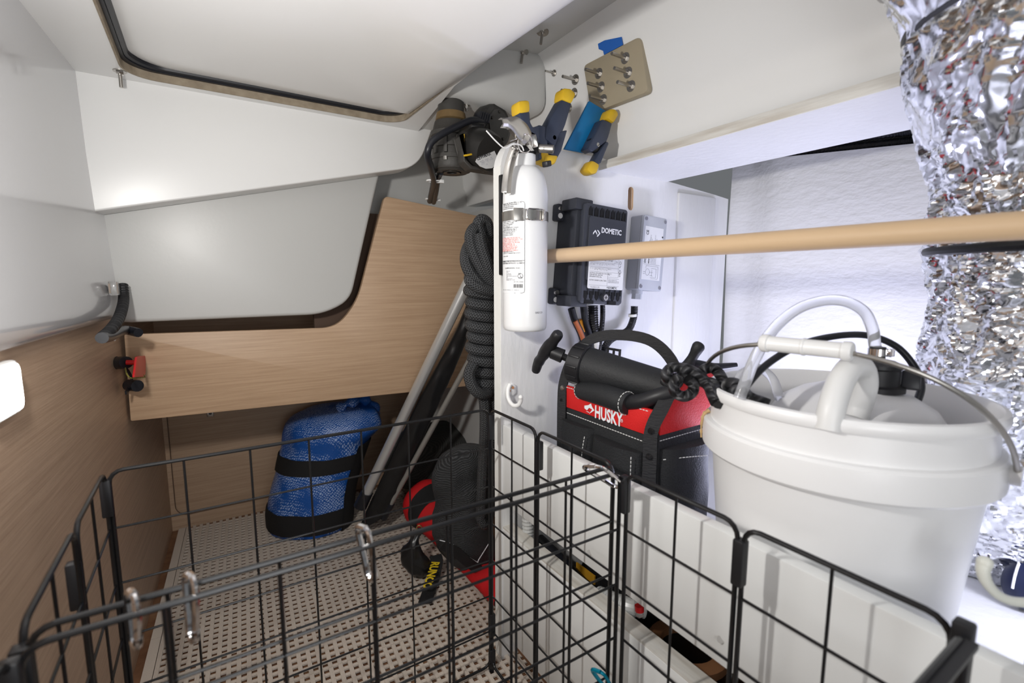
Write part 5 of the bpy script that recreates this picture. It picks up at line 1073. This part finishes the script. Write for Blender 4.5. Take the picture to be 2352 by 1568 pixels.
# ------------------------------------------------------------------ foil insulated duct
FX, FY = 1.03, .175
du = empty('foil_duct', (FX, FY, H - .4335), 'crumpled silver foil insulated duct at the right edge', 'duct')
M['foil'] = mat('crumpled_foil', (.86, .87, .90), .15, 1.0)
TAB = [(-.4335, 2170, .78, .108), (-.33, 2145, .73, .111), (-.22, 2125, .70, .112), (-.127, 2130, .69, .112), (-.034, 2140, .69, .112), (.028, 2130, .685, .114), (.118, 2118, .67, .116), (.172, 2080, .645, .118), (.217, 2040, .61, .120), (.254, 2032, .575, .121), (.2575, 2040, .574, .119), (.262, 2040, .555, .126), (.285, 1990, .54, .128), (.308, 1950, .53, .128), (.40, 1905, .50, .125), (.55, 1890, .48, .122)]
def duct_at(z):
    for a, b in zip(TAB, TAB[1:]):
        if z <= b[0]:
            t = max(0, (z - a[0]) / (b[0] - a[0])); px, f, r = (a[k] + (b[k] - a[k]) * t for k in (1, 2, 3)); break
    else: px, f, r = TAB[-1][1:]
    q = (px - 1176) / 1109; an = math.atan(q); rt, fw = q * f + r * math.cos(an), f - r * math.sin(an)
    return RT * rt + FW * fw, r
rings = []; NZ = 420; NA = 230
for j in range(NZ + 1):
    z = -.4335 + .96 * j / NZ; c, r = duct_at(z); ring = []
    for k in range(NA):
        a = 2 * math.pi * k / NA; ca, sa = math.cos(a), math.sin(a); q = V((ca * 1.1, sa * 1.1, z * 8.0 + .8 * math.sin(3 * a)))
        w1 = noise.noise(V((ca * 3, sa * 3, z * 8))); q2 = V((ca * 1.5, sa * 1.5, z * 20 + w1 * 1.2))
        d = .014 * abs(noise.noise(q * 1.7)) + .009 * abs(noise.noise(q2 * 2.3 + V((5, 2, 1)))) + .005 * abs(noise.noise(q2 * 4.7)) + .0028 * abs(noise.noise(q2 * 9)) + .0012 * noise.noise(q2 * 21)
        ring.append(V((c.x + (r + d - .005) * ca, c.y + (r + d - .005) * sa, H + z)))
    rings.append(ring)
MB().loft(rings, caps=False).build('foil_jacket', M['foil'], du, smooth=28)
for zc, tilt, off in ((.043, .004, .003), (.2585, -.006, .0035)):  # lower ring: black band; upper ring: painted shade of the fold gap
    c, r = duct_at(zc)
    MB().tube([V((c.x + (r + off) * math.cos(a), c.y + (r + off) * math.sin(a), H + zc + tilt * math.sin(a + 2.2))) for a in [2 * math.pi * i / 64 for i in range(64)]], .0062, 8, closed=True).build('dark_duct_ring', M['black'], du, label='black ring round the duct: band below, shaded fold gap above')
# conduits lying on top of the hull side
for k, (dx, dz) in enumerate(((.0, .0), (.016, .012), (-.012, .016))):
    p_, r_ = ribbed([V((1.195 + dx, .76, H + .314 + dz)), V((1.195 + dx, .6, H + .297 + dz)), V((1.195 + dx, .45, H + .280 + dz)), V((1.195 + dx, .30, H + .266 + dz)), V((1.195 + dx, -.3, H + .22 + dz))], .0095, .006)
    o = MB().tube(p_, r_, 10).build('conduit', M['rubber'], smooth=20); tag(o, ['ribbed black conduit on the hull ledge, lowest of the three', 'ribbed black conduit on the hull ledge, farthest from the shelf edge', 'ribbed black conduit on the hull ledge, topmost and nearest the shelf'][k], 'conduit', 'conduits on the hull ledge')
# near hook and navy item at the lower right
hp2 = [PD(x, y, .40) for x, y in ((2262, 1292), (2258, 1312), (2268, 1340), (2295, 1368), (2335, 1382), (2385, 1378), (2430, 1340), (2450, 1270), (2455, 1200))]
nh = empty('wall_hook', hp2[-1], 'large blurred cream plastic hook at the lower right corner', 'hook')
sp_ = smooth_path(hp2, 8); MB().tube(sp_, [.0054 - .0016 * min(1, i / 20) for i in range(len(sp_))], 14).build('prong', mat('cream_hook', (.74, .75, .68), .35), nh)
MB().sph(hp2[0], .0056, 10).build('tip', bpy.data.materials['cream_hook'], nh)
pp0 = hp2[-1] + RT * .010; tdw = (pp0.y - dow0.y) / dd.y; pdw = dow0 + dd * tdw
MB().box(hp2[-1] + RT * .0035, (.007, .020, .05)).build('plate', M['white_plastic'], nh, bevel=.002)
struct('trim_7', MB().box2((hp2[-1].x + .007, pp0.y - .020, H - .4345), (hp2[-1].x + .045, pp0.y + .020, pdw.z - .0138)), M['paint'], bevel=.002, label='white painted post under the near end of the dowel')
np_ = empty('navy_pouch', PZ(2362, 1380, -.4335), 'dark navy pouch with white piping at the foot of the foil duct', 'pouch')
cN = PZ(2362, 1346, -.400); MB().sph(cN, (.024, .026, .0330), 12).build('body', mat('navy_fabric', (.006, .012, .05), .4), np_)
MB().tube([cN + V((-.024 * math.cos(a), .010, .031 * math.sin(a))) for a in [math.pi * i / 16 for i in range(17)]], .0015, 6).build('piping', M['ppw'], np_)
# ------------------------------------------------------------------ bilge gear seen through the gap in the boards
bt = empty('bilge_tank', (.70, .45, .02), 'black bilge tank with an orange label behind the boards', 'tank')
MB().box2((.60, .47, .022), (.95, .70, H - .56)).build('shell', M['black_gloss'], bt, bevel=.02)
MB().box(PX(1345, 1316, .598), (.003, .055, .018), Euler((0, 0, 0)).to_matrix()).build('label', mat('amber_label', (.55, .28, .02), .5), bt)
def rib2(nm, l, r, pitch, m, label): p_, r_ = ribbed(l, r, pitch); o = MB().tube(p_, r_, 16).build(nm, M[m], smooth=20); tag(o, label, 'hose'); return o
M['grey_hose'] = mat('grey_ribbed_hose', (.50, .51, .50), .3)
rib2('bilge_hose', [PX(1212, 1185, .520), PX(1214, 1225, .520), PX(1217, 1262, .520), PX(1217, 1300, .530)], .0125, .0072, 'grey_hose', 'grey ribbed hose standing behind the boards near the bulkhead')
rib2('bilge_hose', [PX(1378, 1366, .530), PX(1420, 1384, .528), PX(1452, 1394, .53), PX(1480, 1398, .545)], .0140, .0072, 'grey_hose', 'grey ribbed hose lying between the boards beside the red cap')
ft = empty('hose_fitting', PX(1467, 1400, .535), 'clear hose fitting with a red cap between the boards', 'fitting')
MB().cyl(PX(1468, 1412, .514), PX(1469, 1402, .514), .0058, 14).build('stem', M['clear'], ft); MB().cyl(PX(1469, 1403, .514), PX(1468, 1390, .514), .0068, 14).build('cap', M['red_plastic'], ft)
fp = PX(1545, 1475, .585); o = MB().lathe([(.040, 0), (.060, 0), (.060, .012), (.050, .016), (.040, .014)], 32, Matrix.Translation((fp.x + .01, fp.y - .02, fp.z - .006)), closed=True).build('inspection_ring', mat('brown_ring', (.28, .13, .06), .5)); tag(o, 'brown inspection ring low behind the boards', 'ring')
o = MB().tube(smooth_path([PX(1240, 1240, .58), PX(1290, 1290, .575), PX(1340, 1345, .57), PX(1400, 1380, .58)], 6), .013, 12).build('bilge_hose', M['rubber']); tag(o, 'smooth black hose sagging behind the gap in the boards', 'hose')
up_b = bpy.data.objects['trim_4']
for px, py in ((1354, 1268), (1655, 1468)): MB().cyl(PX(px, py, .4852), PX(px, py, .4838), .0042, 14).build('screw', M['steel_dull'], up_b)
